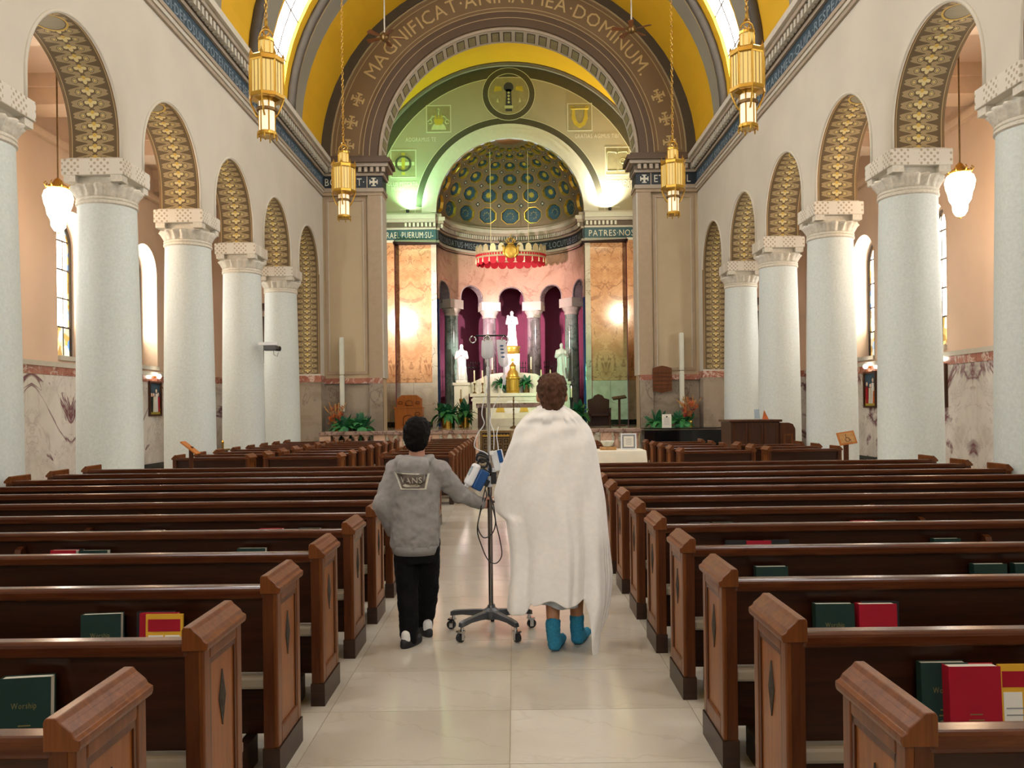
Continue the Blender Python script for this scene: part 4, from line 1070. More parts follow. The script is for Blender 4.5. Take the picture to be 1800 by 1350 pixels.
# ------------------------------------------------------------------ nave lanterns
def make_lantern():
    t = thing('hanging_lantern', '', 'lantern')
    # origin at the bottom of the lantern
    G = 'brass'
    def cyl_glass(name, m, r, z0, z1, n): return MB().lathe([(r,z0),(r,z1)], n).build(name, m, t)
    lo = cyl_glass('lower_glass', 'lantern_white', .125, .08, .72, 12)
    for j in range(6):
        a = 2*PI*j/6; MB().box(.125*math.cos(a)-.01, .125*math.cos(a)+.01, .125*math.sin(a)-.01, .125*math.sin(a)+.01, .05, .74).build('rib', G, lo)
    MB().lathe([(.13,.06),(.155,.08),(.155,.12),(.13,.14)], 18).build('bottom_ring', G, t, angle=30)
    for j in range(6):
        a = 2*PI*(j+.5)/6; MB().lathe([(.0,.0),(.012,.02),(.012,.08)], 6, (.15*math.cos(a), .15*math.sin(a), 0)).build('finial', G, t)
    MB().lathe([(.13,.45),(.16,.46),(.16,.50),(.13,.51)], 18).build('middle_ring', 'bronze', t, angle=30)
    up = cyl_glass('upper_glass', 'lantern_glass', .262, .68, 1.22, 8)
    for j in range(8):
        a = 2*PI*j/8; c, s = .265*math.cos(a), .265*math.sin(a)
        MB().box(c-.014, c+.014, s-.014, s+.014, .64, 1.28).build('rib', G, up)
        MB().lathe([(.02,1.28),(.028,1.31),(.012,1.34),(.0,1.40)], 8, (c, s, 0)).build('finial', G, up)
        c2, s2 = .246*math.cos(a+PI/8), .246*math.sin(a+PI/8)
        M = Matrix.Rotation(a+PI/8, 3, 'Z'); mb = MB()
        for q in (-.035, .035): mb.obox(M @ Vector((.247, q, .95)), (.008, .006, .54), M)
        mb.build('glazing_bar', 'bronze', up)
        pts = [(.13,.36),(.17,.40),(.20,.47),(.235,.55),(.262,.63),(.262,.68)]
        if j % 2 == 0: MB().tube([(r*math.cos(a), r*math.sin(a), z) for r, z in pts], .016, 6).build('scroll_bracket', G, t, True)
    MB().lathe([(.27,1.20),(.285,1.22),(.285,1.28),(.27,1.30)], 8).build('crown_band', G, t)
    MB().lathe([(.27,.64),(.285,.65),(.285,.70),(.27,.71)], 8).build('lower_band', G, t)
    MB().lathe([(.125,.60),(.26,.66)], 8, cap=False).build('lower_plate', G, t)
    MB().lathe([(.27,1.28),(.125,1.34)], 8, cap=False).build('roof_plate', G, t)
    cp = cyl_glass('cap_glass', 'lantern_glass', .115, 1.32, 1.56, 8)
    for j in range(8):
        a = 2*PI*j/8; MB().box(.118*math.cos(a)-.008, .118*math.cos(a)+.008, .118*math.sin(a)-.008, .118*math.sin(a)+.008, 1.32, 1.62).build('rib', G, cp)
    MB().lathe([(.13,1.56),(.13,1.60),(.03,1.63),(.0,1.63)], 12).build('cap_top', G, t, angle=30)
    MB().tube([(.1*math.cos(q), 0, 1.66+.1*math.sin(q)) for q in [PI*i/12 for i in range(13)]], .014, 8).build('hanger', G, t, True)
    ch = MB(); z = 1.74; k = 0
    while z < 9.0:
        big = z < 1.95; h_, w_ = (.085, .05) if big else (.05, .022)
        pts = [((w_*math.cos(q) if k % 2 == 0 else 0), (w_*math.cos(q) if k % 2 else 0), z+h_*math.sin(q)) for q in [2*PI*i/8 for i in range(9)]]
        ch.tube(pts, .014 if big else .009, 4); z += h_*1.6; k += 1
    stuff(ch.build('chain', 'brass', t))
    return t
lan = make_lantern()
for i, (px, py, Y) in enumerate(((470, 247, 13.0), (1315, 234, 13.0), (605, 389, 18.9), (1184, 383, 18.9))):
    t = lan if i == 0 else copy_tree(lan); t.location = P(px, py, Y)
    tag(t, 'gilt hanging lantern with amber glass on a long chain, %s' % ['nearer one at left', 'nearer one at right', 'farther one, before the left pier', 'farther one, before the right pier'][i], 'lantern', 'nave lanterns')
    # trim the chain to the vault by scaling it towards its foot
    ztop = ZC+math.sqrt(max(.1, A*A-(t.location.x-XC)**2)) - t.location.z
    for c in t.children:
        if c.name.startswith('chain'): c.scale = (1,1,(ztop-1.74)/(9.0-1.74)); c.location = (0,0,1.74*(1-(ztop-1.74)/(9.0-1.74)))
# ------------------------------------------------------------------ glass pendants in the aisles
def make_pendant(top):
    t = thing('pendant_lamp', '', 'lamp')
    MB().lathe([(.0,.0),(.07,.02),(.12,.10),(.13,.22),(.18,.30),(.20,.42),(.23,.50),(.25,.62),(.22,.72),(.15,.78)], 20).build('glass_shade', 'pendant_glow', t, True)
    MB().lathe([(.0,-.04),(.02,-.02),(.0,.01)], 10).build('finial', 'brass', t, True)
    MB().lathe([(.15,.76),(.20,.78),(.17,.82),(.10,.86),(.06,.93),(.02,.97)], 20).build('crown', 'brass', t, True)
    for j in range(8):
        a = 2*PI*j/8; MB().tube([(.19*math.cos(a), .19*math.sin(a), .78), (.23*math.cos(a), .23*math.sin(a), .84), (.19*math.cos(a), .19*math.sin(a), .88)], .012, 5).build('crown_leaf', 'brass', t, True)
    MB().tube([(0,0,.96),(0,0,top)], .016, 6).build('chain', 'bronze', t)
    return t
for i, (px, py, Y, side) in enumerate(((103, 408, 14.66, 'left'), (1688, 381, 14.66, 'right'))):
    p = P(px, py, Y); t = make_pendant(8.2-p.z); t.location = p
    tag(t, 'bright glass pendant lamp on a chain in the %s side aisle' % side, 'lamp', 'aisle pendants')
# ------------------------------------------------------------------ ceiling fans
for i, (px, py, rz) in enumerate(((676, 66, .2), (1110, 52, .75))):
    p = P(px, py, 24.0); ztop = ZC+math.sqrt(A*A-(p.x-XC)**2)-p.z
    t = thing('ceiling_fan', 'ceiling fan with wooden blades on a long rod, %s of the arch inscription' % ['left' , 'right'][i], 'fan', p, rz, 'ceiling fans')
    MB().lathe([(.02,-.12),(.08,-.10),(.12,-.04),(.13,.04),(.09,.10),(.03,.14)], 18).build('motor', 'bronze', t, True)
    MB().tube([(0,0,.12),(0,0,ztop)], .022, 8).build('rod', 'cornice_pale', t)
    for k in range(5):
        M = Matrix.Rotation(2*PI*k/5, 3, 'Z') @ Matrix.Rotation(R(14), 3, 'X')
        vs = [M @ Vector((x, w_*s, z)) for z in (-.006, .006) for x, w_, s in ((.2,.05,-1),(.55,.085,-1),(.60,.06,-1),(.60,.06,1),(.55,.085,1),(.2,.05,1))]
        MB().add(vs, [(5,4,3,2,1,0),(6,7,8,9,10,11)]+[(j,(j+1)%6,(j+1)%6+6,j+6) for j in range(6)]).build('blade', 'fan_wood', t)
        MB().obox(M @ Vector((.15,0,0)), (.14,.03,.012), M).build('blade_iron', 'bronze', t)
# ------------------------------------------------------------------ altar rail and gates
YR = 25.15
bal = MB().lathe([(.085,.16),(.085,.22),(.05,.25),(.06,.30),(.095,.42),(.10,.50),(.065,.62),(.05,.70),(.08,.74),(.09,.80)], 12).mesh('baluster', 'marble_pink', True)
def rail(xa, xb, label):
    t = thing('altar_rail', label, 'railing', (0,0,0), 0, 'altar rail')
    bevel(MB().box(xa, xb, YR-.2, YR+.2, .84, .96).build('rail_top', 'marble_rail', t), .02)
    MB().box(xa, xb, YR-.17, YR+.17, 0, .16).build('rail_base', 'marble_rail', t)
    x = xa; k = 0
    while x < xb-.2:
        if k % 5 == 0:
            MB().box(x, min(x+.34, xb), YR-.14, YR+.14, .16, .84).build('rail_pier', 'marble_pink', t); x += .46
        else:
            o = link('baluster', bal, t); o.location = (x+.04, YR, 0)
            MB().box(x-.06, x+.14, YR-.1, YR+.1, .79, .84).build('baluster_cap', 'marble_pink', t); x += .30
        k += 1
    MB().box(xb-.3, xb, YR-.14, YR+.14, .16, .84).build('rail_pier', 'marble_pink', t)
rail(-5.98, -1.12, 'mottled marble altar rail with balusters, left of the bronze gates')
rail(.95, 5.82, 'mottled marble altar rail with balusters, right of the bronze gates')
for k, (xa, xb) in enumerate(((-1.08, -.10), (-.09, .90))):
    t = thing('bronze_gate', 'pierced bronze altar gate, %s leaf' % ['left', 'right'][k], 'gate', (0,0,0), 0, 'altar gates')
    for q in ((xa, xb, .86, .93), (xa, xb, .04, .12), (xa, xa+.07, .12, .86), (xb-.07, xb, .12, .86)): MB().box(q[0], q[1], YR-.04, YR+.04, q[2], q[3]).build('gate_frame', 'bronze', t)
    MB().box(xa+.06, xb-.06, YR+.01, YR+.025, .1, .88).build('back_plate', 'wood_plinth', t)
    nx = 4; w_ = (xb-xa-.16)/nx
    for i in range(nx):
        for j in range(3):
            x0 = xa+.08+w_*i; z0 = .14+.19*j; mb = MB()
            for q in ((x0+.01, x0+w_-.01, z0, z0+.025), (x0+.01, x0+w_-.01, z0+.155, z0+.18), (x0+.01, x0+.035, z0+.025, z0+.155), (x0+w_-.035, x0+w_-.01, z0+.025, z0+.155)): mb.box(q[0], q[1], YR-.03, YR+.01, q[2], q[3])
            cx, cz = x0+w_/2, z0+.09
            mb.prism([(.055*math.cos(a)*(1 if q % 2 == 0 else .5), .055*math.sin(a)*(1 if q % 2 == 0 else .5)) for q, a in enumerate([2*PI*n_/8 for n_ in range(8)])], lambda u, v, d: (cx+u, d, cz+v), YR-.025, YR+.01)
            mb.build('pierced_square', 'bronze', t)
        for q in range(2):
            cx = xa+.08+w_*(i+.25+.5*q); MB().prism([(-.045,0),(.045,0),(.06,.06),(.02,.05),(0,.09),(-.02,.05),(-.06,.06)], lambda u, v, d: (cx+u, d, .74+v), YR-.03, YR+.01).build('cresting', 'brass', t)
# ------------------------------------------------------------------ plants and flowers
def leafmesh(name, m, ln, wd, droop, rise):
    rings = []
    n = 7
    vs = []; fs = []
    for i in range(n+1):
        f = i/n; w_ = wd*math.sin(PI*min(.98, f*.9+.08))**.8
        x = ln*f*(1-.15*f); z = rise*f - droop*f*f
        vs += [(x, -w_, z-.25*w_), (x, 0, z), (x, w_, z-.25*w_)]
    for i in range(n):
        for j in (0, 1): fs.append((i*3+j, (i+1)*3+j, (i+1)*3+j+1, i*3+j+1))
    return MB().add(vs, fs).mesh(name, m, True)
LV = [leafmesh('leaf', 'leaf_green', .42, .075, .36, .46), leafmesh('leaf', 'leaf_dark', .36, .07, .16, .44), leafmesh('leaf', 'leaf_green', .46, .075, .55, .42), leafmesh('leaf', 'leaf_dark', .32, .07, .45, .25)]
def plant(loc, label, potr, poth, potm, spread=1.0, n=30, seed=1, cat='plant'):
    rnd = random.Random(seed); t = thing('potted_plant', label, cat, loc, 0, 'potted plants')
    MB().lathe([(potr*.82,0),(potr*.9,poth*.5),(potr,poth),(potr*.92,poth),(potr*.85,poth*.9),(.01,poth*.9)], 20).build('pot', potm, t, angle=30)
    for i in range(int(n*1.7)):
        o = link('leaf', LV[rnd.randrange(4)], t); o.location = (rnd.uniform(-.04,.04), rnd.uniform(-.04,.04), poth*.9)
        s_ = spread*rnd.uniform(.75, 1.2); o.scale = (s_, s_, s_*rnd.uniform(.7,1.5)); o.rotation_euler = (rnd.uniform(-.2,.2), rnd.uniform(-.5,.15), rnd.uniform(0, 2*PI))
    return t
bl = []
for m in ('flower_orange', 'flower_red', 'straw'):
    mb = MB()
    for k in range(7):
        a = 2*PI*k/7; mb.add([(0,0,0), (.05*math.cos(a-.3), .05*math.sin(a-.3), .03), (.10*math.cos(a), .10*math.sin(a), .05), (.05*math.cos(a+.3), .05*math.sin(a+.3), .03)], [(0,1,2,3)])
    mb.sphere((0,0,.02), .025, 8, 5); bl.append(mb.mesh('blossom', m))
def bouquet(loc, label, seed, h=.62, base=.45):
    rnd = random.Random(seed); t = thing('flower_arrangement', label, 'flowers', loc, 0, 'flower arrangements')
    MB().lathe([(.12,0),(.16,base*.4),(.10,base*.85),(.14,base),(.12,base),(.01,base*.9)], 16).build('vase', 'brass', t, True)
    for i in range(46):
        a = rnd.uniform(0, 2*PI); r = rnd.uniform(.05, .30); z = base+rnd.uniform(.08, h)*(1-.3*r)
        p = Vector((r*math.cos(a), r*math.sin(a), z))
        o = link('blossom', bl[rnd.choice((0,0,0,1,2))], t); o.location = p; s_ = rnd.uniform(.7,1.3); o.scale = (s_,)*3
        o.rotation_euler = (rnd.uniform(-.9,.9)+.7, rnd.uniform(-.9,.9), a)
    for i in range(14):
        a = rnd.uniform(0, 2*PI); r = rnd.uniform(.25, .5); z = base+h*rnd.uniform(.8, 1.15)
        MB().tube([(0,0,base*.9), (r*.4*math.cos(a), r*.4*math.sin(a), base+h*.5), (r*math.cos(a), r*math.sin(a), z)], [.006,.006,.018], 5).build('stalk', 'straw', t, True)
    for i in range(10):
        o = link('leaf', LV[i % 4], t); o.location = (0,0,base*.9); o.rotation_euler = (0, rnd.uniform(-.3,.2), 2*PI*i/10)
    return t
bouquet((-5.58, 25.62, .60), 'autumn bouquet of orange and red flowers at the left pier', 3, .68, .50).scale = (.8, .7, 1)
bouquet((5.45, 25.62, .60), 'autumn bouquet of orange flowers at the right pier', 5, .72, .55).scale = (.8, .7, 1)
for k, (px, lb) in enumerate(((606, 'leafy green plant beside the left bouquet'), (637, 'leafy green plant in front of the left pier pilaster'), (1155, 'leafy green plant behind the white card on the piano'), (1196, 'leafy green plant beside the right bouquet'))):
    plant((P(px,750,25.62).x, 25.62, .02), lb, .17, 1.05, 'wood_deep', 1.25, 34, 20+k).scale = (1, .58, 1)
for nm, px in (('left', 577), ('right', 1219)): tag(MB().box(-.2,.2,-.2,.2,0,.6).build('flower_stand', 'wood_deep'), 'low dark stand under the %s bouquet' % nm, 'stand').location = (-5.58 if nm == 'left' else 5.45, 25.62, 0)
plant((P(786,750,30.2).x, 30.2, ZF), 'green plant in a gold pot, leftmost before the apse', .21, .40, 'brass', 1.5, 38, 31)
plant((P(818,744,31.2).x, 31.2, ZF), 'green plant in a gold pot beside the brass floor candle', .19, .38, 'brass', 1.35, 34, 32)
plant((P(1018,744,31.2).x, 31.2, ZF), 'green plant left of the dark wooden chair', .19, .38, 'iron', 1.4, 34, 33)
# ------------------------------------------------------------------ front altar table
xa, xb, yt = P(838,710,30.3).x, P(963,710,30.3).x, 1.80
t = thing('altar_table', 'free-standing altar table with dark red marble top and legs', 'altar', (0,0,0))
bevel(MB().box(xa, xb, 29.8, 30.9, yt-.17, yt).build('table_top', 'marble_rail', t), .015)
for x in (xa+.05, xb-.33):
    for y in (29.88, 30.56): MB().box(x, x+.28, y, y+.26, ZF, yt-.17).build('leg', 'wood_deep', t)
# ------------------------------------------------------------------ high altar
YH = 33.8
t = thing('high_altar', 'cream marble high altar with stepped shelves and scrolled sides', 'altar', (0,0,0))
xm0, xm1, xc = P(826,692,YH).x, P(972,692,YH).x, P(900,692,YH).x
MB().box(xm0+.1, xm1-.1, YH, YH+1.0, ZF+.3, 2.10).build('body', 'marble_altar', t)
bevel(MB().box(xm0, xm1, YH-.08, YH+1.0, 2.10, 2.24).build('mensa', 'marble_altar', t), .01)
MB().box(xm0+.06, xm1-.06, YH-.05, YH+.9, ZF+.3, ZF+.5).build('base_moulding', 'marble_altar', t)
MB().box(xm0+.05, xm1-.05, YH-.03, YH+.5, 1.92, 2.02).build('frieze_moulding', 'marble_altar', t)
for i in range(20): MB().box(xm0+.15+.155*i, xm0+.22+.155*i, YH-.05, YH, 1.98, 2.08).build('dentil', 'marble_altar', t)
for s_ in (-1, 1):
    MB().prism([(-.2,0),(.2,0),(.09,.32),(-.09,.32)], lambda u, v, d: (xc+s_*.48+u, d, 1.45+v), YH-.02, YH+.01).build('gilt_ornament', 'gilding', t)
MB().lathe([(.34,-.02),(.34,.02),(.30,.02)], 24).build('roundel', 'marble_white', t).matrix_local = Matrix.Translation((xc, YH-.005, 1.62)) @ Matrix.Rotation(PI/2, 4, 'X')
g = MB()   # gradine with scroll sides
pf = [(-2.35,0),(2.35,0),(2.35,.42),(1.75,.44),(1.35,.62),(1.0,.80),(.45,.86),(-.45,.86),(-1.0,.80),(-1.35,.62),(-1.75,.44),(-2.35,.42)]
g.prism(pf, lambda u, v, d: (xc+u, d, 2.24+v), YH+.55, YH+1.05).build('gradine', 'marble_altar', t)
for s_ in (-1, 1):
    MB().box(xc+s_*2.1-.30, xc+s_*2.1+.30, YH+.2, YH+1.0, ZF+.3, 2.58).build('pedestal', 'marble_altar', t)
    bevel(MB().box(xc+s_*2.1-.36, xc+s_*2.1+.36, YH+.14, YH+1.05, 2.58, 2.70).build('pedestal_cap', 'marble_altar', t), .02)
MB().box(xc-.34, xc+.34, YH+.62, YH+1.1, 3.1, 3.9).build('throne', 'marble_white', t)
MB().lathe([(.30,3.9),(.36,4.0),(.33,4.1),(.40,4.22)], 16, (xc, YH+.86, 0)).build('throne_cap', 'gilding', t, True)
# tabernacle
tb = thing('tabernacle', 'tall round gold tabernacle with a star on top', 'tabernacle', (xc+.04, YH+.28, 2.24))
MB().lathe([(.27,0),(.28,.06),(.245,.10),(.255,.55),(.30,.60),(.30,.66),(.25,.70)], 28).build('drum', 'gilding', tb, angle=30)
MB().lathe([(.25,.70),(.22,.85),(.13,.98),(.12,1.10),(.15,1.13),(.05,1.24),(.02,1.3)], 24).build('dome', 'gilding', tb, angle=40)
MB().prism([(.10*math.cos(q)*(1 if k % 2 == 0 else .45), .10*math.sin(q)*(1 if k % 2 == 0 else .45)) for k, q in enumerate([PI/2+2*PI*i/10 for i in range(10)])], lambda u, v, d: (u, d, 1.38+v), -.012, .012).build('star', 'gilding', tb)
for k in range(10):
    a = 2*PI*k/10; MB().lathe([(.018,.1),(.018,.56)], 6, (.255*math.cos(a), .255*math.sin(a), 0)).build('colonnette', 'brass', tb)
# candlesticks on the gradine
def candle(loc, label, hs, hc, m='brass', r=.085, rc=.028, fl_=False, name='candlestick'):
    t = thing(name, label, 'candlestick', loc, 0, 'altar candlesticks')
    MB().lathe([(r,0),(r,.03),(r*.5,.06),(r*.25,.12),(r*.42,hs*.45),(r*.22,hs*.6),(r*.3,hs*.8),(r*.6,hs*.95),(r*.62,hs)], 14).build('stick', m, t, True)
    c = MB().lathe([(rc,hs),(rc,hs+hc),(rc*.4,hs+hc+.01)], 12).build('candle', 'candle_wax', t, angle=30)
    if fl_: MB().lathe([(.0,hs+hc+.01),(.018,hs+hc+.035),(.0,hs+hc+.10)], 8).build('flame', 'flame', t, True)
for k, (px, ph) in enumerate(((835, 0), (849, 1), (866, 2), (934, 2), (951, 1), (967, 0))):
    x = P(px, 690, YH+.8).x; off = abs(x-xc); z = 2.24 + (.86 if off < .6 else (.80 if off < 1.0 else (.80-.36*(off-1.0)/.75 if off < 1.75 else .43)))
    candle((x, YH+.4 if off > 1.2 else YH+.75, 2.24 if off > 1.2 else z), 'bronze candlestick with a tall candle on the high altar, %s' % ['outermost left', 'middle left', 'inner left', 'inner right', 'middle right', 'outermost right'][k], .44 if off > 1.2 else .2, .52, 'bronze')
plant((P(880,668,YH+.45).x, YH+.42, 2.24), 'green plant on the high altar left of the tabernacle', .16, .35, 'marble_altar', 1.0, 26, 41)
plant((P(925,668,YH+.45).x, YH+.42, 2.24), 'green plant on the high altar right of the tabernacle', .16, .35, 'bronze', 1.0, 26, 42)
candle((P(811,750,31.5).x, 31.5, ZF), 'tall brass floor candlestick by the gold pots', 1.1, .35, 'brass', .12, .03, False, 'floor_candlestick')
candle((P(1005,750,31.5).x, 31.5, ZF), 'tall dark floor candlestick with lit candle at the right', 1.1, .35, 'iron', .12, .03, True, 'floor_candlestick')
t = thing('standing_cross_staff', 'slender bronze staff standing before the altar table', 'staff', (P(903,740,29.4).x, 29.4, ZF))
MB().lathe([(.14,0),(.14,.03),(.03,.08),(.02,.10)], 14).build('foot', 'bronze', t, True)
MB().tube([(0,0,.08),(0,0,1.12)], .022, 8).build('shaft', 'bronze', t)
for k in range(6): MB().lathe([(.022,.15+.16*k),(.036,.18+.16*k),(.022,.21+.16*k)], 10).build('knop', 'bronze', t, True)
# ------------------------------------------------------------------ statues
def statue(loc, label, h, kind):
    t = thing('statue', label, 'statue', loc, 0, 'marble statues')
    k = h/1.7; f = MB(); n = 28; rings = []
    for z, rx, ry, am in ((0,.25,.21,.02),(.15,.25,.2,.025),(.5,.215,.17,.03),(.85,.20,.15,.025),(1.05,.21,.15,.015),(1.25,.22,.15,.01),(1.38,.19,.13,.0),(1.44,.09,.09,0),(1.48,.065,.07,0)):
        rings.append([((rx+am*math.cos(9*q+z*3))*math.cos(q)*k, (ry+am*math.cos(9*q+z*3))*math.sin(q)*k, z*k) for q in [2*PI*j/n for j in range(n)]])
    f.loft(rings)
    f.sphere((0, -.01*k, 1.58*k), (.095*k, .11*k, .13*k), 14, 10)
    for s_ in (-1, 1):
        f.cap((s_*.21*k, 0, 1.32*k), .075*k, (s_*.27*k, -.05*k, 1.05*k), .07*k); f.cap((s_*.27*k, -.05*k, 1.05*k), .07*k, (s_*.10*k, -.2*k, 1.15*k), .045*k)
        f.cap((s_*.10*k, -.2*k, 1.15*k), .045*k, (s_*.04*k, -.22*k, 1.18*k), .035*k)
    if kind == 'child':
        f.sphere((-.20*k, -.10*k, 1.42*k), .075*k); f.cap((-.20*k, -.10*k, 1.30*k), .075*k, (-.16*k, -.14*k, 1.10*k), .08*k)
    if kind == 'right': f.cap((.2*k, -.1*k, 1.3*k), .05*k, (.22*k, -.1*k, .55*k), .06*k)
    if kind == 'left': f.cap((0, 0, 1.40*k), .13*k, (0, .03*k, 1.46*k), .10*k)
    o = f.build('figure', 'marble_white', t, True)
    r = o.modifiers.new('remesh', 'REMESH'); r.mode = 'VOXEL'; r.voxel_size = .022*k; r.use_smooth_shade = True
    s2 = o.modifiers.new('smooth', 'SMOOTH'); s2.iterations = 2; s2.factor = .5
    bevel(MB().box(-.27*k,.27*k,-.24*k,.24*k,-.12,0).build('plinth', 'marble_white', t), .02)
statue((xc-2.1, YH+.6, 2.82), 'white marble robed statue on the left pedestal of the high altar', 1.50, 'left')
statue((xc+2.1, YH+.6, 2.82), 'white marble robed statue on the right pedestal of the high altar', 1.50, 'right')
statue((xc+.03, YH+.86, 4.34), 'white marble statue holding a child, high above the tabernacle', 1.38, 'child')
# ------------------------------------------------------------------ hanging canopy crown
cp = P(898, 452, 34.3); RC = 1.44
t = thing('hanging_canopy', 'round gold and red canopy crown hanging over the altar', 'canopy', cp); t.scale = (1, .55, .8)
MB().lathe([(RC,-.10),(RC+.03,-.08),(RC,.02),(RC,.10),(RC+.05,.14),(RC+.05,.2),(RC,.22)], 48, cap=False).build('band', 'silver_band', t, angle=30)
arc = MB().box(-.035,.035,-.02,.02,-.06,.05).mesh('arcade_opening', 'velvet_red')
mer = MB().prism([(-.14,0),(.14,0),(.14,.2),(.09,.32),(0,.38),(-.09,.32),(-.14,.2)], lambda u, v, d: (u, d, v), -.02, .02).mesh('merlon', 'silver_band')
sc = MB().prism([(-.185,0)]+[(-.185*math.cos(PI*i/8), -.16-.2*math.sin(PI*i/8)) for i in range(9)]+[(.185,0)], lambda u, v, d: (u, d, v), -.015, .015).mesh('scallop', 'velvet_red')
ts = MB().lathe([(.012,0),(.02,-.08),(.03,-.12),(.025,-.15),(.04,-.24)], 8).mesh('tassel', 'candle_wax')
for k in range(24):
    a = 2*PI*k/24
    def on(me, nm, r, z, aa):
        o = link(nm, me, t); o.location = (r*math.sin(aa), -r*math.cos(aa), z); o.rotation_euler = (0,0,aa)
    on(mer, 'merlon', RC+.01, .2, a); on(sc, 'scallop', RC-.02, -.10, a); on(ts, 'tassel', RC+.02, -.10, a+PI/24)
    for q in (-.33, 0, .33): on(arc, 'arcade_opening', RC+.012, .05, a+q*2*PI/24)
e0 = MB().sphere((0, -RC-.05, .12), (.27, .10, .36), 18, 12).build('emblem', 'gilding', t, True)
MB().lathe([(.12,.0),(.15,.04),(.12,.06)], 16, (0, -RC-.1, .46)).build('emblem_crown_band', 'gilding', e0, True)
for k in range(6):
    a = 2*PI*k/6; MB().tube([(.13*math.cos(a), -RC-.1+.13*math.sin(a), .52), (.2*math.cos(a), -RC-.1+.2*math.sin(a), .66), (.1*math.cos(a), -RC-.1+.1*math.sin(a), .76), (0, -RC-.1, .72)], .022, 6).build('emblem_crown_arch', 'gilding', e0, True)
MB().tube([(0,-RC-.1,.72),(0,-RC-.1,1.0)], .012, 6).build('emblem_crown_cross', 'gilding', e0)
for s_ in (-1, 1): MB().tube([(s_*.15,-RC-.06,-.2),(s_*.30,-RC-.06,.05),(s_*.27,-RC-.06,.3),(s_*.34,-RC-.06,.42)], .045, 8).build('emblem_scroll', 'gilding', e0, True)
for px in (863, 929):
    q = P(px, 430, 34.3); top = P(px, 120, 33.9)
    MB().tube([(q.x-cp.x, .0, .15), (q.x-cp.x, -.2, (14.9-cp.z)/.8)], .013, 6).build('cable', 'candle_wax', t)
    MB().sphere((q.x-cp.x, -.15, (P(px, 222, 34.2).z-cp.z)/.8), .06, 10, 8).build('cable_knob', 'bronze', t, True)
MB().tube([(-RC,0,.15),(RC,0,.15)], .02, 6).build('cross_bar', 'bronze', t)
MB().lathe([(.02,.1),(RC,.1)], 48, cap=False).build('canopy_cover', 'velvet_red', t)
# ------------------------------------------------------------------ chairs in the sanctuary
c = P(719, 752, 31.2)
t = thing('presider_chair', 'tall carved orange wooden chair left in the sanctuary', 'chair', (c.x, 31.2, ZF))
MB().box(-.52,.52,-.1,.5,0,.78).build('seat_body', 'wood_orange', t)
MB().prism([(-.47,.78),(.47,.78),(.47,1.12),(.28,1.26),(-.28,1.26),(-.47,1.12)], lambda u, v, d: (u, d, v), .1, .5).build('backrest', 'wood_orange', t)
for x, z, w_, h_ in ((0,.12,.2,.42), (0,.86,.12,.2), (-.33,.92,.07,.1), (.33,.92,.07,.1), (.34,.5,.1,.06)):
    yy = -.1 if z < .8 else .1
    pts = [(x-w_, z), (x+w_, z), (x+w_, z+h_*.6)] + [(x+w_*math.cos(q), z+h_*.6+w_*.6*math.sin(q)) for q in [PI*i/8 for i in range(1,8)]] + [(x-w_, z+h_*.6)]
    MB().tube([(u, yy-.01, v) for u, v in pts+[pts[0]]], .016, 6).build('carved_arch', 'wood_panel', t, True)
bevel(MB().box(-.55,.55,-.13,.53,.75,.80).build('ledge', 'wood_orange', t), .01)
c = P(1054, 750, 31.2)
t = thing('sanctuary_chair', 'dark wooden high-backed chair with curved crest at right', 'chair', (c.x, 31.2, ZF))
pf = [(-.4,0),(.4,0),(.42,1.0),(.36,1.02),(.22,1.06),(.16,1.16),(0,1.22),(-.16,1.16),(-.22,1.06),(-.36,1.02),(-.42,1.0)]
MB().prism(pf, lambda u, v, d: (u, d, v), .3, .38).build('backrest', 'wood_deep', t)
MB().box(-.4,.4,-.2,.32,.38,.46).build('seat', 'wood_deep', t)
for s_ in (-1, 1):
    MB().box(s_*.38-.05, s_*.38+.05, -.2, .32, .62, .68).build('armrest', 'wood_deep', t); MB().box(s_*.38-.04, s_*.38+.04, -.2, -.12, 0, .62).build('leg', 'wood_deep', t)
    MB().box(s_*.38-.04, s_*.38+.04, .24, .32, 0, .38).build('leg', 'wood_deep', t)
c = P(1089, 750, 30.6)
t = thing('reading_stand', 'thin dark reading stand beside the dark chair', 'stand', (c.x, 30.6, ZF))
MB().box(-.04,.04,-.04,.04,.05,1.02).build('post', 'wood_deep', t); MB().box(-.2,.2,-.2,.2,0,.05).build('base', 'wood_deep', t)
MB().obox((0,0,1.06), (.5,.4,.05), Matrix.Rotation(R(-8), 3, 'Y') @ Matrix.Rotation(R(12), 3, 'X')).build('desk', 'wood_deep', t)
# ------------------------------------------------------------------ things fixed to the piers
for nm, px, y0, y1 in (('left', 602, 593, 724), ('right', 1199, 585, 717)):
    a, b = P(px, y0, 25.88), P(px, y1, 25.88)
    t = thing('column_speaker', 'slim white column loudspeaker on the %s pier' % nm, 'loudspeaker', (b.x, 25.88, b.z), 0, 'pier loudspeakers')
    for z0, z1 in ((0, (a.z-b.z)*.49), ((a.z-b.z)*.495, a.z-b.z)): bevel(MB().box(-.072,.072,-.08,.08,z0,z1).build('cabinet', 'moulding_white', t), .035, 3)
    for z in (.3, a.z-b.z-.3): MB().box(-.03,.03,.05,.22,z,z+.1).build('wall_bracket', 'cornice_pale', t)
a, b = P(1147, 643, 25.92), P(1181, 690, 25.92); w_ = (b.x-a.x); h_ = a.z-b.z
t = thing('hymn_board', 'brown wooden hymn board on the right pier', 'board', ((a.x+b.x)/2, 25.92, b.z))
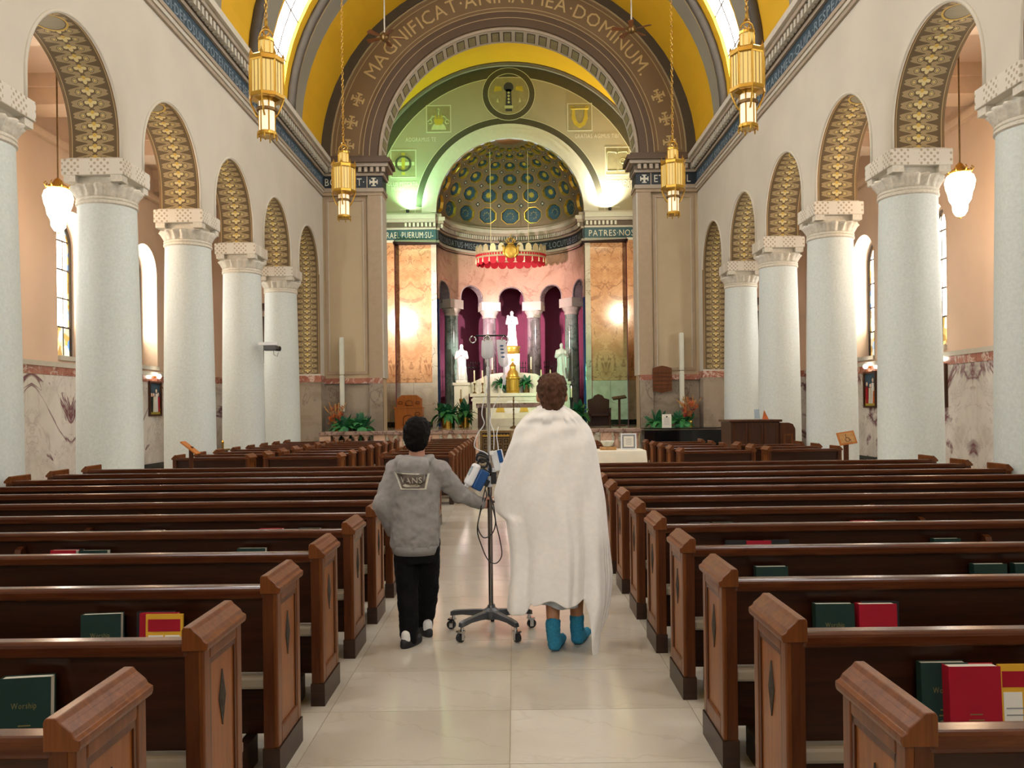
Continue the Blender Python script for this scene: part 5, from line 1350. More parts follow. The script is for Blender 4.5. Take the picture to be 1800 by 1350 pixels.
MB().prism([(-w_/2,.06),(0,0),(w_/2,.06),(w_/2,h_-.08),(.15,h_-.03),(0,h_),(-.15,h_-.03),(-w_/2,h_-.08)], lambda u, v, d: (u, d, v), -.02, .03).build('panel', 'wood_end', t)
for k in range(5): MB().box(-w_/2+.02, w_/2-.02, -.035, -.02, .12+.125*k, .14+.125*k).build('slat', 'wood_end_dark', t)
# ceiling-side camera on the left column
p = P(478, 612, 19.2)
t = thing('video_camera', 'small grey video camera on a bracket at the left column', 'camera', p)
bevel(MB().box(-.17,.12,-.09,.09,-.06,.06).build('body', 'plastic_grey', t), .015)
MB().box(-.3,.15,-.05,.05,.07,.14).build('bracket', 'plastic_white', t); MB().tube([(.1,-.02,-.01),(.2,-.05,-.02)], .06, 12).build('lens', 'plastic_black', t)
MB().tube([(.05,-.05,-.05),(.06,-.06,-.16),(.14,-.06,-.2),(.17,-.06,-.1)], .006, 5).build('cable', 'plastic_black', t, True)
# ------------------------------------------------------------------ stations of the cross
def station(xw, sg, yc, label, fig):
    t = thing('station_picture', label, 'picture', (xw, yc, 1.98), PI/2 if sg > 0 else -PI/2, 'stations of the cross')
    # local: x along the wall, -y into the room
    for q in ((-.37,.37,.42,.47), (-.37,.37,-.47,-.42), (-.37,-.32,-.42,.42), (.32,.37,-.42,.42)): MB().box(q[0], q[1], -.06, 0, q[2], q[3]).build('frame', 'wood_deep', t)
    MB().box(-.33,.33,-.02,0,.05,.43).build('painted_sky', 'frieze_blue', t); MB().box(-.33,.33,-.02,0,-.43,-.25).build('painted_ground', 'emblem_gold', t); MB().box(-.33,.33,-.02,0,-.25,.05).build('painted_wall', 'wood_end', t)
    cols = ['marble_white', 'cover_red', 'letter_cream', 'cover_green', 'flower_orange']
    for k, (x, h_, m) in enumerate(fig):
        f = MB().prism([(x-.07,-.36),(x+.07,-.36),(x+.06,-.36+h_*.8),(x-.05,-.36+h_*.8)], lambda u, v, d: (u, d, v), -.035-.003*k, -.02); f.build('painted_figure', cols[m], t)
        MB().sphere((x, -.025, -.33+h_*.86), (.045,.012,.055), 10, 6).build('painted_head', 'plaster_peach', t, True)
    MB().box(-.03,.03,-.14,0,.56,.60).build('lamp_arm', 'brass', t); MB().sphere((0,-.14,.60), .06, 12, 8).build('lamp_bulb', 'lamp_glow', t, True)
station(XOL+.05, 1, 22.15, 'dark-framed station painting with lamp on the left aisle wall', [(-.2,.5,3),(.2,.52,1),(.08,.62,0),(-.08,.5,2),(0,.4,0)])
station(XOR-.05, -1, 21.25, 'dark-framed station painting with a lamp between right aisle columns', [(-.2,.55,1),(.15,.66,0),(0,.5,2),(.25,.4,4)])
station(XOR-.05, -1, 17.85, 'dark-framed station painting half hidden by the nearest right column', [(-.15,.5,2),(.15,.6,0),(0,.55,1)])
# ------------------------------------------------------------------ side altars closing the aisles
for nm, x in (('left', -7.95), ('right', 7.62)):
    t = thing('side_altar', 'dark framed side altar at the end of the %s aisle' % nm, 'altar', (x, 25.9, 0))
    MB().box(-.9,.9,-.6,.1,0,1.25).build('altar_block', 'marble_veined', t); MB().box(-1.0,1.0,-.65,.1,1.25,1.38).build('altar_slab', 'marble_altar', t)
    MB().box(-.85,.85,-.02,.14,1.38,4.6).build('back_panel', 'wood_deep', t)
    for s_ in (-1, 1): MB().box(s_*.9-.1, s_*.9+.1, -.12, .14, 1.38, 4.8).build('frame_post', 'wood_deep', t)
    MB().box(-1.05,1.05,-.16,.14,4.8,5.0).build('frame_head', 'wood_end_dark', t)
    f = thing('gilt_statue', 'gilded statue on the %s side altar' % nm, 'statue', (x+(.25 if nm == 'left' else -.1), 25.6, 1.38), 0, 'gilt statues')
    rings = [[((rx+.02*math.cos(8*q))*math.cos(q), (rx*.8+.02*math.cos(8*q))*math.sin(q), z) for q in [2*PI*j/24 for j in range(24)]] for z, rx in ((0,.26),(.5,.22),(.95,.2),(1.2,.22),(1.34,.16),(1.4,.07),(1.44,.06))]
    MB().loft(rings).build('figure', 'gilding', f, True); MB().sphere((0,0,1.55), (.09,.1,.12)).build('head', 'gilding', f, True)
    for k in range(9):
        a = PI*(k+.5)/9; MB().tube([(.1*math.cos(a), .12, 1.5+.1*math.sin(a)), (.42*math.cos(a), .14, 1.5+.42*math.sin(a))], [.02,.004], 5).build('ray', 'gilding', f)
# ------------------------------------------------------------------ cloth table with bowl and framed notice
ty = 13.25; a, b = P(985, 792, ty), P(1141, 792, ty)
x0, x1, zt = a.x, b.x-.05, 1.6-(791+3-718)*ty/F
t = thing('side_table', 'small table covered with a cream cloth by the centre aisle', 'table', (0,0,0))
n = 60; rings = []
def rr(f, hw, hd, amp, z, ph=0):
    out = []
    per = [(-hw,-hd),(hw,-hd),(hw,hd),(-hw,hd)]
    for i in range(n):
        s_ = 4*i/n; k = int(s_); q = s_-k; p0, p1 = per[k], per[(k+1) % 4]
        x, y = p0[0]+(p1[0]-p0[0])*q, p0[1]+(p1[1]-p0[1])*q
        w_ = 1+amp*math.cos(2*PI*i/n*11); out.append(((x0+x1)/2+x*w_, ty+.3+y*w_, z))
    return out
hw = (x1-x0)/2
MB().loft([rr(0,hw*.2,.06,0,zt), rr(0,hw-.01,.32,0,zt), rr(0,hw,.33,0,zt-.015), rr(0,hw+.02,.35,.006,zt-.25), rr(0,hw+.05,.38,.02,.10)], True, False).build('tablecloth', 'cloth_table', t, True)
for sx in (-1,1):
    for sy in (-1,1): MB().box((x0+x1)/2+sx*(hw-.1)-.025, (x0+x1)/2+sx*(hw-.1)+.025, ty+.3+sy*.25-.025, ty+.3+sy*.25+.025, 0, zt-.02).build('leg', 'wood_deep', t)
c = P(1070, 790, ty+.12)
t = thing('tray_box', 'tan wooden box under the white bowl on the cloth table', 'box', (c.x, ty+.2, zt)); bevel(MB().box(-.13,.13,-.08,.08,0,.05).build('box', 'straw', t), .005)
t = thing('bowl', 'white bowl on the tan box on the cloth table', 'bowl', (c.x-.01, ty+.2, zt+.05))
MB().lathe([(.06,0),(.075,.02),(.11,.085),(.115,.10),(.10,.095),(.06,.025),(.01,.02)], 24).build('bowl_body', 'moulding_white', t, True)
c = P(1106, 790, ty+.1)
t = thing('framed_notice', 'white framed notice standing on the cloth table', 'frame', (c.x, ty+.15, zt), R(-6)); 
TM = Matrix.Rotation(R(-10), 3, 'X')
def tb_(x0, x1, y0, y1, z0, z1): 
    mb = MB(); mb.box(x0,x1,y0,y1,z0,z1); mb.v = [tuple(TM @ Vector(v)) for v in mb.v]; return mb
tb_(-.125,.125,-.008,.008,.004,.27).build('frame', 'plastic_white', t); tb_(-.105,.105,-.012,-.008,.025,.25).build('grey_mat', 'print_grey', t); tb_(-.08,.08,-.014,-.011,.05,.225).build('sheet', 'paper', t)
for k in range(6): tb_(-.045-.01*(k % 2), .045+.01*(k % 2), -.0155,-.0135,.08+.02*k,.085+.02*k).build('print_line', 'print_grey', t)
MB().obox((0,.05,.08), (.04,.1,.01), Matrix.Rotation(R(55), 3, 'X')).build('easel_leg', 'plastic_white', t)
# ------------------------------------------------------------------ grand piano with a card
c = P(1196, 745, 22.6)
t = thing('grand_piano', 'glossy black grand piano before the altar rail', 'piano', (c.x, 22.5, 0))
def pout(s_):
    base = [(-1.12,-.15),(-1.08,-.45),(-.85,-.70),(-.4,-.80),(.1,-.76),(.6,-.70),(1.0,-.66),(1.12,-.6),(1.12,.75),(.6,.75),(.2,.72),(-.3,.65),(-.75,.45),(-1.02,.2)]
    return [(x*s_, y*s_) for x, y in base]
bevel(MB().prism(pout(1.0), lambda u, v, d: (u, v, d), .60, .98).build('rim', 'piano_black', t), .015)
bevel(MB().prism(pout(1.02), lambda u, v, d: (u, v, d), 1.0, 1.035).build('lid', 'piano_black', t), .012)
for x, y in ((-.8,-.2), (.85,-.45), (.85,.55)):
    MB().lathe([(.07,.62),(.08,.5),(.05,.2),(.06,.06),(.03,.0)], 12, (x,y,0)).build('leg', 'piano_black', t, True)
p = P(1172, 748, 22.0)
t = thing('notice_card', 'white printed card standing on the piano', 'card', (p.x, 22.0, 1.036))
MB().box(-.125,.125,-.01,.01,0,.36).build('card', 'paper', t)
for k in range(6): MB().box(-.08,.08,-.012,-.01,.08+.035*k,.088+.035*k).build('print_line', 'print_grey', t)
MB().prism([(0,.32),(.03,.29),(0,.27),(-.03,.29)], lambda u, v, d: (u, d, v), -.013, -.01).build('print_mark', 'plastic_black', t)
# ------------------------------------------------------------------ organ console
yo = 17.45; a, b = P(1285, 740, yo), P(1370, 740, yo)
w_ = b.x-a.x
t = thing('organ_console', 'dark wooden organ console by the right columns', 'organ', (a.x, yo, 0))
zt = 1.30
MB().box(0, w_, 0, .85, 0, zt-.05).build('case', 'wood_deep', t)
bevel(MB().box(-.05, w_+.05, -.05, .9, zt-.05, zt).build('top', 'wood_end_dark', t), .01)
for k in range(3): 
    x = .04+.33*k; f = MB()
    for q in ((x, x+.3, zt-.12, zt-.08), (x, x+.3, .2, .26), (x, x+.04, .26, zt-.12), (x+.26, x+.3, .26, zt-.12)): f.box(q[0], q[1], -.02, 0, q[2], q[3])
    f.build('panel_frame', 'wood_end_dark', t)
MB().prism([(0,0),(.32,0),(.32,zt-.20),(.27,zt-.10),(.18,zt-.07),(0,zt-.07)], lambda u, v, d: (w_+u, d, v), -.05, .02).build('side_wing', 'wood_end_dark', t)
for q in ((.06,.26,.8,.84), (.06,.26,1.0,1.04), (.06,.10,.84,1.0), (.22,.26,.84,1.0)): MB().box(w_+q[0], w_+q[1], -.07, -.05, q[2]-.05, q[3]-.05).build('wing_moulding', 'wood_end', t)
t = thing('music_rest', 'clear music rest with orange sheet on the organ console', 'music rest', (a.x+w_*.72, yo+.3, zt))
MB().obox((-.10,0,.12), (.11,.010,.20), Matrix.Rotation(R(-12), 3, 'X')).build('plate', 'screen_glass', t); MB().prism([(0,0),(.14,0),(.04,.2)], lambda u, v, d: (u, d-.05, v), -.01, .01).build('sheet', 'flower_orange', t)
# ------------------------------------------------------------------ aisle signs on posts
c = P(1487, 770, 13.3)
t = thing('accessible_seat_sign', 'tan sign with a wheelchair symbol on a wooden post', 'sign', (c.x, 13.3, 0))
MB().box(-.035,.035,-.02,.02,0,c.z-.1).build('post', 'wood_end_dark', t); zc_ = c.z
SM = Matrix.Rotation(R(-8), 3, 'Y') @ Matrix.Rotation(R(-25), 3, 'X')
def sg_(c0, sz, nm, m): MB().obox(Vector((0,-.03,zc_)) + SM @ Vector(c0), sz, SM).build(nm, m, t)
sg_((0,0,0), (.28,.02,.22), 'board', 'wood_orange'); sg_((0,-.012,0), (.23,.006,.17), 'panel', 'straw')
def sp_(pts, r): MB().tube([Vector((0,-.03,zc_)) + SM @ Vector((u, -.017, v)) for u, v in pts], r, 6).build('wheelchair_mark', 'wood_plinth', t)
sp_([(.035*math.cos(q), -.03+.035*math.sin(q)) for q in [PI*.6+i*PI*1.35/12 for i in range(13)]], .004); sp_([(-.012,.05),(-.01,.0),(.02,.0),(.035,-.045),(.05,-.045)], .005); sp_([(-.012,.06),(-.010,.062)], .010)
c = P(336, 787, 13.3)
t = thing('aisle_sign', 'slanted wooden sign board on a post by the left columns', 'sign', (c.x, 13.3, 0))
MB().box(-.03,.03,-.02,.02,0,c.z+.02).build('post', 'wood_end_dark', t)
MB().obox((0,-.03,c.z), (.32,.20,.02), Matrix.Rotation(R(38), 3, 'Y')).build('board', 'wood_orange', t)
# spot lamps fixed on the back of the arch piers
for nm, x, z in (('left', -5.36, 5.8), ('right', 5.10, 5.85)):
    t = thing('spot_lamp', 'small spot lamp behind the %s pier of the chancel arch' % nm, 'lamp', (x, YW+.95, z), 0, 'sanctuary spots')
    MB().lathe([(.07,-.1),(.09,.08),(.09,.1)], 14).build('housing', 'plastic_black', t, angle=30).rotation_euler = (-PI/2, 0, 0)
    MB().box(-.02,.02,-.25,-.08,-.02,.02).build('arm', 'plastic_black', t)
# ------------------------------------------------------------------ brass stand in the left aisle
c = P(388, 788, 17.9)
t = thing('votive_stand', 'dark votive stand with brass posts behind the left columns', 'stand', (c.x, 17.9, 0))
for x in (-.09, .09): MB().lathe([(.02,0),(.02,.9),(.03,.95),(.0,1.0)], 10, (x, -.12, 0)).build('post', 'brass', t, angle=30)
MB().box(-.07,.07,-.1,.25,.0,.75).build('cabinet', 'wood_deep', t); MB().box(-.11,.11,-.14,.27,.75,.79).build('tray', 'brass', t)
# ------------------------------------------------------------------ people
simple('skin_tan', '#b5805e', .5, var=.06, scale=20)
simple('skin_pale', '#c58f78', .5, var=.06, scale=20)
simple('hair_black', '#120e0d', .75, var=.35, scale=70, bump=.4, spec=.12, stretch=(1,1,.25))
simple('hair_brown', '#573b2c', .7, var=.40, scale=60, bump=.5, spec=.15, stretch=(1,1,.3))
simple('fleece_grey', '#94908f', .9, var=.07, scale=40, bump=.3)
simple('fleece_rib', '#8b8786', .9, var=.07, scale=60, bump=.4)
simple('trouser_black', '#0c0c0f', .9, var=.2, scale=20, spec=.2)
simple('sock_white', '#e2e0dc', .9, var=.04)
simple('slipper_black', '#16161a', .6, var=.2)
simple('sock_blue', '#2f86a8', .95, var=.22, scale=90, bump=.6)
simple('blanket_white', '#f7f4f2', .9, var=.03, scale=30, bump=.25)
simple('gown_print', '#c3cbd6', .85, var=.10, scale=24)
simple('logo_cream', '#d2cdbf', .8, var=.04)
simple('logo_brown', '#6a6058', .8, var=.06)
simple('eye_dark', '#1d1512', .3)
simple('lip', '#a8625a', .5)
def blob(name, mb, m, parent, vox, smooth=2, disp=0.0, dsize=.08):
    o = mb.build(name, m, parent, True)
    r = o.modifiers.new('remesh', 'REMESH'); r.mode = 'VOXEL'; r.voxel_size = vox; r.use_smooth_shade = True
    if smooth: s_ = o.modifiers.new('smooth', 'SMOOTH'); s_.iterations = smooth; s_.factor = .5
    if disp:
        tx = bpy.data.textures.new(name+'_folds', 'CLOUDS'); tx.noise_scale = dsize; tx.noise_depth = 2
        d = o.modifiers.new('folds', 'DISPLACE'); d.texture = tx; d.strength = disp; d.mid_level = .5; d.texture_coords = 'LOCAL'
    return o
def chain(mb, pts, rs):
    for a, b, r0, r1 in zip(pts, pts[1:], rs, rs[1:]): mb.cap(a, r0, b, r1)
def ering(cx, cy, z, rx, ry, n=28, tilt=0): return [(cx+rx*math.cos(2*PI*j/n), cy+ry*math.sin(2*PI*j/n)+tilt*math.cos(2*PI*j/n), z) for j in range(n)]
def face(mb, c, k=1.0):
    """nose, ears, brow and chin, face towards +y"""
    mb.sphere(c, (.078*k,.098*k,.112*k), 20, 14); mb.sphere(c+Vector((0,.03*k,-.06*k)), (.058*k,.065*k,.062*k), 16, 10)
    mb.cap(c+Vector((0,.092*k,.015*k)), .009*k, c+Vector((0,.108*k,-.02*k)), .014*k)
    for s_ in (-1, 1):
        mb.sphere(c+Vector((s_*.082*k,-.006*k,-.012*k)), (.013*k,.024*k,.034*k), 12, 8); mb.sphere(c+Vector((s_*.035*k,.088*k,.03*k)), (.026*k,.012*k,.010*k), 10, 6)
def face_parts(par, c, k):
    for s_ in (-1, 1): MB().sphere(c+Vector((s_*.033*k,.092*k,.012*k)), (.011*k,.006*k,.007*k), 10, 6).build('eye', 'eye_dark', par, True)
    MB().sphere(c+Vector((0,.093*k,-.052*k)), (.022*k,.008*k,.006*k), 12, 6).build('mouth', 'lip', par, True)
def hand(mb, w, axis, d, r=.0085):
    """fingers closing round a pole at axis (x,y); w wrist point, d side the hand comes from"""
# ---- boy in the grey hoodie
B0 = Vector((P(733,1130,5.6).x, 5.6, 0))
def b(px, py, Y): return P(px, py, Y)-B0
boy = thing('person', 'child in a grey hoodie and black trousers holding the drip stand', 'person', B0)
PX, PY = P(861,880,5.86).x-B0.x, 5.86-B0.y            # pole axis in the boy's frame
hc = b(733,766,5.60)
bd = MB(); face(bd, hc, 1.0)
bd.cap(hc+Vector((0,-.012,-.08)), .052, b(733,815,5.6), .058)
bd.loft([ering(0,0,.72,.13,.09), ering(0,0,.95,.13,.085), ering(0,0,1.12,.15,.09), ering(0,0,1.22,.12,.07)])
hipl, kneel, ankl = b(713,945,5.6), b(716,1040,5.6), b(719,1122,5.56)
hipr, kneer, ankr = b(751,945,5.62), b(753,1035,5.74), b(748,1098,5.86)
chain(bd, [hipl, kneel, ankl], [.07,.05,.035]); chain(bd, [hipr, kneer, ankr], [.07,.05,.035])
shl, ell, wrl = b(694,824,5.6), b(673,888,5.54), b(690,932,5.68)
shr, elr, wrr = b(774,826,5.6), b(806,868,5.70), b(846,885,5.83)
chain(bd, [shl, ell, wrl], [.045,.038,.028]); chain(bd, [shr, elr, wrr], [.045,.038,.026])
bd.cap(wrl, .03, wrl+Vector((.05,.05,-.04)), .03)
hz = wrr.z
pc = Vector((PX-.035, PY-.012, hz+.005))
bd.cap(wrr, .026, pc+Vector((-.012,0,0)), .026); bd.sphere(pc, (.020,.028,.045), 14, 10)
for k in range(4):      # four fingers round the far side of the pole
    z = hz+.040-.0245*k; q = .0295; ln = [1.0,1.08,1.03,.85][k]
    pts = [Vector((PX-.034, PY+.008, z))] + [Vector((PX+q*math.cos(a), PY+q*math.sin(a), z-.002)) for a in [PI*.78-ln*(1.75)*i/3 for i in range(4)]]
    chain(bd, pts, [.0095,.0092,.0088,.0082,.0075])
th = [Vector((PX-.036, PY-.024, hz+.028)), Vector((PX-.016, PY-.034, hz+.036)), Vector((PX+.010, PY-.031, hz+.040)), Vector((PX+.024, PY-.020, hz+.043))]
chain(bd, th, [.012,.011,.0095,.008])
body = blob('body', bd, 'skin_pale', boy, .0055, 2)
face_parts(boy, hc, 1.0)
hr = MB(); hr.sphere(hc+Vector((0,-.020,.022)), (.094,.100,.112), 20, 14); hr.sphere(hc+Vector((0,-.045,-.025)), (.082,.07,.085), 16, 10); hr.sphere(hc+Vector((.01,.02,.055)), (.082,.09,.075), 16, 10)
blob('hair', hr, 'hair_black', boy, .009, 2, .022, .022)
hd = MB()
hd.loft([ering(-.005,0,.655,.160,.118), ering(-.005,0,.70,.170,.128), ering(0,-.004,.80,.172,.130), ering(0,-.006,.95,.166,.124), ering(0,-.004,1.10,.172,.118), ering(0,0,1.18,.165,.105), ering(0,0,1.24,.12,.085), ering(0,-.01,1.29,.07,.07)])
chain(hd, [shl+Vector((.015,0,0)), ell, wrl], [.078,.068,.052]); chain(hd, [shr+Vector((-.015,0,0)), elr, wrr+(elr-wrr)*.06], [.078,.062,.046])
for k_ in range(9):      # hood lying in folds round the neck and down the back
    q0 = PI+PI*k_/8; q1 = PI+PI*(k_+1)/8
    if k_ < 8: hd.cap((.105*math.cos(q0), -.01+.105*math.sin(q0), 1.265-.015*math.sin(-q0)), .034, (.105*math.cos(q1), -.01+.105*math.sin(q1), 1.265-.015*math.sin(-q1)), .034)
hd.cap((-.105,-.01,1.265), .034, (-.05,.085,1.215), .03); hd.cap((.105,-.01,1.265), .034, (.05,.085,1.215), .03)
hd.sphere((0,-.115,1.215), (.112,.062,.075), 18, 12); hd.sphere((.012,-.135,1.15), (.066,.045,.055), 14, 8)
hood = blob('hoodie', hd, 'fleece_grey', boy, .010, 2, .032, .075)
cuf = MB().loft([ering(-.005,0,.615,.150,.112,36), ering(-.005,0,.64,.157,.118,36), ering(-.005,0,.675,.165,.125,36)], False, False).build('hem_band', 'fleece_rib', hood, True)
so = cuf.modifiers.new('thick', 'SOLIDIFY'); so.thickness = .012
tr = MB(); tr.loft([ering(0,0,.56,.145,.105), ering(0,0,.66,.15,.11), ering(0,0,.72,.14,.10)])
chain(tr, [hipl+Vector((0,0,-.02)), hipl+Vector((0,0,-.12)), kneel, ankl+Vector((0,-.0,.04)), ankl+Vector((0,0,.0))], [.088,.088,.074,.064,.058]); chain(tr, [hipr+Vector((0,0,-.02)), hipr+Vector((0,0,-.12)), kneer, ankr+Vector((0,0,.04)), ankr+Vector((0,0,.0))], [.088,.088,.074,.062,.056])
blob('trousers', tr, 'trouser_black', boy, .010, 3, .022, .06)
def shoe(par, heel, toe, m, nm, sock):
    h_, t_ = Vector(heel), Vector(toe); h_.z = t_.z = 0; d = (t_-h_).normalized(); mid = (h_+t_)/2; s_ = Vector((-d.y, d.x, 0))
    Mx = Matrix((d, s_, Vector((0,0,1)))).transposed(); ln = (t_-h_).length; n = 20; rings = []
    for z, f in ((0,.94),(.012,1.0),(.035,.98),(.052,.86)):
        rings.append([mid + Mx @ Vector((ln/2*f*math.cos(q), (.042-.006*math.cos(q+.3))*f*math.sin(q), z+(.004*(1-math.cos(q)) if z > .03 else 0))) for q in [2*PI*j/n for j in range(n)]])
    MB().loft(rings).build(nm, m, par, True)
    sk = MB(); sk.cap(h_+d*.052+Vector((0,0,.045)), .034, h_+d*.055+Vector((0,0,.085)), .035); sk.cap(h_+d*.055+Vector((0,0,.045)), .032, h_+d*.12+Vector((0,0,.042)), .028)
    blob('sock', sk, sock, par, .009, 2)
shoe(boy, b(706,1140,5.47), b(741,1123,5.68), 'slipper_black', 'slipper', 'sock_white')
shoe(boy, b(757,1118,5.74), b(734,1098,5.98), 'slipper_black', 'slipper', 'sock_white')
# print on the back of the hoodie, laid onto the cloth
def decal(name, mb, m, off, par=None):
    o = mb.build(name, m, par or hood)
    sb = o.modifiers.new('subdivide', 'SUBSURF'); sb.subdivision_type = 'SIMPLE'; sb.levels = 2; sb.render_levels = 2
    s_ = o.modifiers.new('wrap', 'SHRINKWRAP'); s_.target = hood; s_.wrap_method = 'PROJECT'; s_.use_project_y = True; s_.use_positive_direction = True; s_.use_negative_direction = False; s_.offset = off; s_.use_project_x = False; s_.use_project_z = False
    return o
def pd(px, py): v = b(px, py, 5.6); return (v.x, -.30, v.z)
fo = [(697,828),(757,830),(752,857),(709,857)]
cen = (728, 842)
def scl(pts, k): return [(cen[0]+(x-cen[0])*k, cen[1]+(y-cen[1])*k) for x, y in pts]
fin = scl(fo, .90)
mb = MB(); mb.add([pd(*p) for p in scl(fo, 1.03)+fin], [(i,(i+1)%4,(i+1)%4+4,i+4) for i in range(4)]); decal('back_print_border', mb, 'logo_cream', .006)
mb = MB()
for i in range(6):
    for j in range(3):
        def bl_(u, v): 
            a = Vector(fin[0])*(1-u)+Vector(fin[1])*u; c_ = Vector(fin[3])*(1-u)+Vector(fin[2])*u; return pd(*(a*(1-v)+c_*v))
        mb.add([bl_(i/6,j/3), bl_((i+1)/6,j/3), bl_((i+1)/6,(j+1)/3), bl_(i/6,(j+1)/3)], [(0,1,2,3)])
decal('back_print_field', mb, 'logo_brown', .005)
gl = write('VANS', lambda s: Matrix.Translation(Vector(pd(708, 846))) @ frame_mat((s,0,0), (1,0,0), (0,0,1), (0,-1,0)), .058, 'logo_cream', hood, .155, .0)
for g_ in gl:
    me = g_.data.copy(); me.transform(g_.matrix_basis); g_.matrix_basis = Matrix.Identity(4); g_.data = me
    s_ = g_.modifiers.new('wrap', 'SHRINKWRAP'); s_.target = hood; s_.wrap_method = 'PROJECT'; s_.use_project_y = True; s_.use_project_x = False; s_.use_project_z = False; s_.use_negative_direction = False; s_.offset = .008
decal('back_print_board', MB().add([pd(*p) for p in ((712,851),(716,848),(738,848),(743,851),(738,853),(717,853))], [tuple(range(6))]), 'logo_cream', .008)
# ---- adult wrapped in a white blanket
A0 = Vector((P(972,1140,5.45).x, 5.45, 0))
def a_(px, py, Y): return P(px, py, Y)-A0
man = thing('person', 'adult wrapped in a white blanket, bare ankles in blue socks', 'person', A0)
hc = a_(970,694,5.48)
bd = MB(); face(bd, hc, 1.12)
bd.cap(hc+Vector((0,-.012,-.08)), .062, hc+Vector((0,-.02,-.25)), .075)
bd.loft([ering(0,.02,.85,.16,.11), ering(0,.02,1.1,.16,.11), ering(0,.02,1.35,.19,.11), ering(0,.02,1.48,.17,.09), ering(0,.02,1.54,.08,.07)])
kl, al = a_(972,1010,5.48), a_(972,1098,5.40); kr, ar = a_(1012,1010,5.52), a_(1014,1090,5.54)
chain(bd, [Vector((-.09,.02,.9)), kl, al], [.085,.058,.042]); chain(bd, [Vector((.1,.03,.9)), kr, ar], [.085,.058,.042])
for s_ in (-1, 1):
    sh, el, wr = Vector((s_*.17,.02,1.42)), Vector((s_*.20,.05,1.14)), Vector((s_*.13,.17,1.02))
    chain(bd, [sh, el, wr], [.055,.046,.032]); bd.sphere(wr+Vector((-s_*.03,.06,.0)), (.02,.05,.042), 12, 8)
    for k in range(4): chain(bd, [wr+Vector((-s_*.03,.10,.03-.021*k)), wr+Vector((-s_*.04,.135,.026-.021*k)), wr+Vector((-s_*.06,.15,.022-.021*k))], [.009,.0085,.0075])
    chain(bd, [wr+Vector((-s_*.04,.04,.04)), wr+Vector((-s_*.06,.08,.05)), wr+Vector((-s_*.07,.10,.045))], [.012,.010,.008])
blob('body', bd, 'skin_tan', man, .0065, 2)
face_parts(man, hc, 1.12)
hr = MB(); hr.sphere(hc+Vector((0,-.018,.028)), (.100,.110,.118), 20, 14); hr.sphere(hc+Vector((0,-.05,-.035)), (.082,.07,.088), 16, 10); hr.sphere(hc+Vector((.02,.03,.075)), (.082,.09,.072), 16, 10); hr.sphere(hc+Vector((-.04,-.02,.09)), (.05,.05,.05), 12, 8)
blob('hair', hr, 'hair_brown', man, .009, 1, .035, .028)
def foot(par, heel, toe, ank, m):
    h_, t_ = Vector(heel), Vector(toe); d = (t_-h_).normalized(); mb = MB()
    h_.z = t_.z = 0
    mb.cap(h_+d*.045+Vector((0,0,.045)), .046, h_+d*.13+Vector((0,0,.05)), .043); mb.cap(h_+d*.13+Vector((0,0,.042)), .042, t_-d*.03+Vector((0,0,.032)), .032)
    mb.cap(h_+d*.06+Vector((0,0,.05)), .048, Vector((ank.x, ank.y, .12)), .048); mb.cap(Vector((ank.x, ank.y, .12)), .048, Vector((ank.x, ank.y, .185)), .050)
    o = blob('sock', mb, m, par, .009, 2, .014, .02)
    for v in o.data.vertices: v.co.z = max(v.co.z, .004)
foot(man, a_(972,1147,5.35), a_(990,1125,5.62), al, 'sock_blue'); foot(man, a_(1012,1135,5.50), a_(1034,1118,5.76), ar, 'sock_blue')
# gown hem under the blanket
n = 48
gw = [[((.19+.02*math.cos(9*q))*math.cos(q)*k, (.15+.02*math.cos(9*q))*math.sin(q)*k+.03, z+.02*math.cos(3*q)) for q in [2*PI*j/n for j in range(n)]] for z, k in ((.30,1.0),(.42,.97),(.75,.92),(1.0,.9))]
g_ = MB().loft(gw, False, False).build('hospital_gown', 'gown_print', man, True); so = g_.modifiers.new('thick', 'SOLIDIFY'); so.thickness = .006
# blanket: silhouette table in pixels at the person's depth
sil = [(712,957,985,.30),(722,938,1006,.45),(735,920,1022,.55),(752,907,1036,.62),(780,899,1046,.66),(820,893,1053,.68),(870,888,1061,.70),(905,889,1064,.72),(960,896,1069,.74),(1010,896,1071,.76),(1060,893,1069,.78),(1100,893,1063,.78),(1155,893,1057,.78)]
def sl(y):
    for s0, s1 in zip(sil, sil[1:]):
        if y <= s1[0]:
            f = (y-s0[0])/(s1[0]-s0[0]); f = max(0, f); return [s0[i]+(s1[i]-s0[i])*f for i in (1,2,3)]
    return list(sil[-1][1:])
def hem(c, s):
    if s > .15: return 1045+10*math.sin(5*c)
    if c < -.70: return 1074
    if c < -.56: return 1074-24*(c+.70)/.14
    if c < .50: return 1050+5*math.sin(9*c)
    if c < .72: return 1052+90*((c-.50)/.22)**1.5
    if c < .93: return 1142+10*(c-.72)/.21
    return 1152-60*(c-.93)/.07
NA, NV = 168, 60; vs = []; fs = []
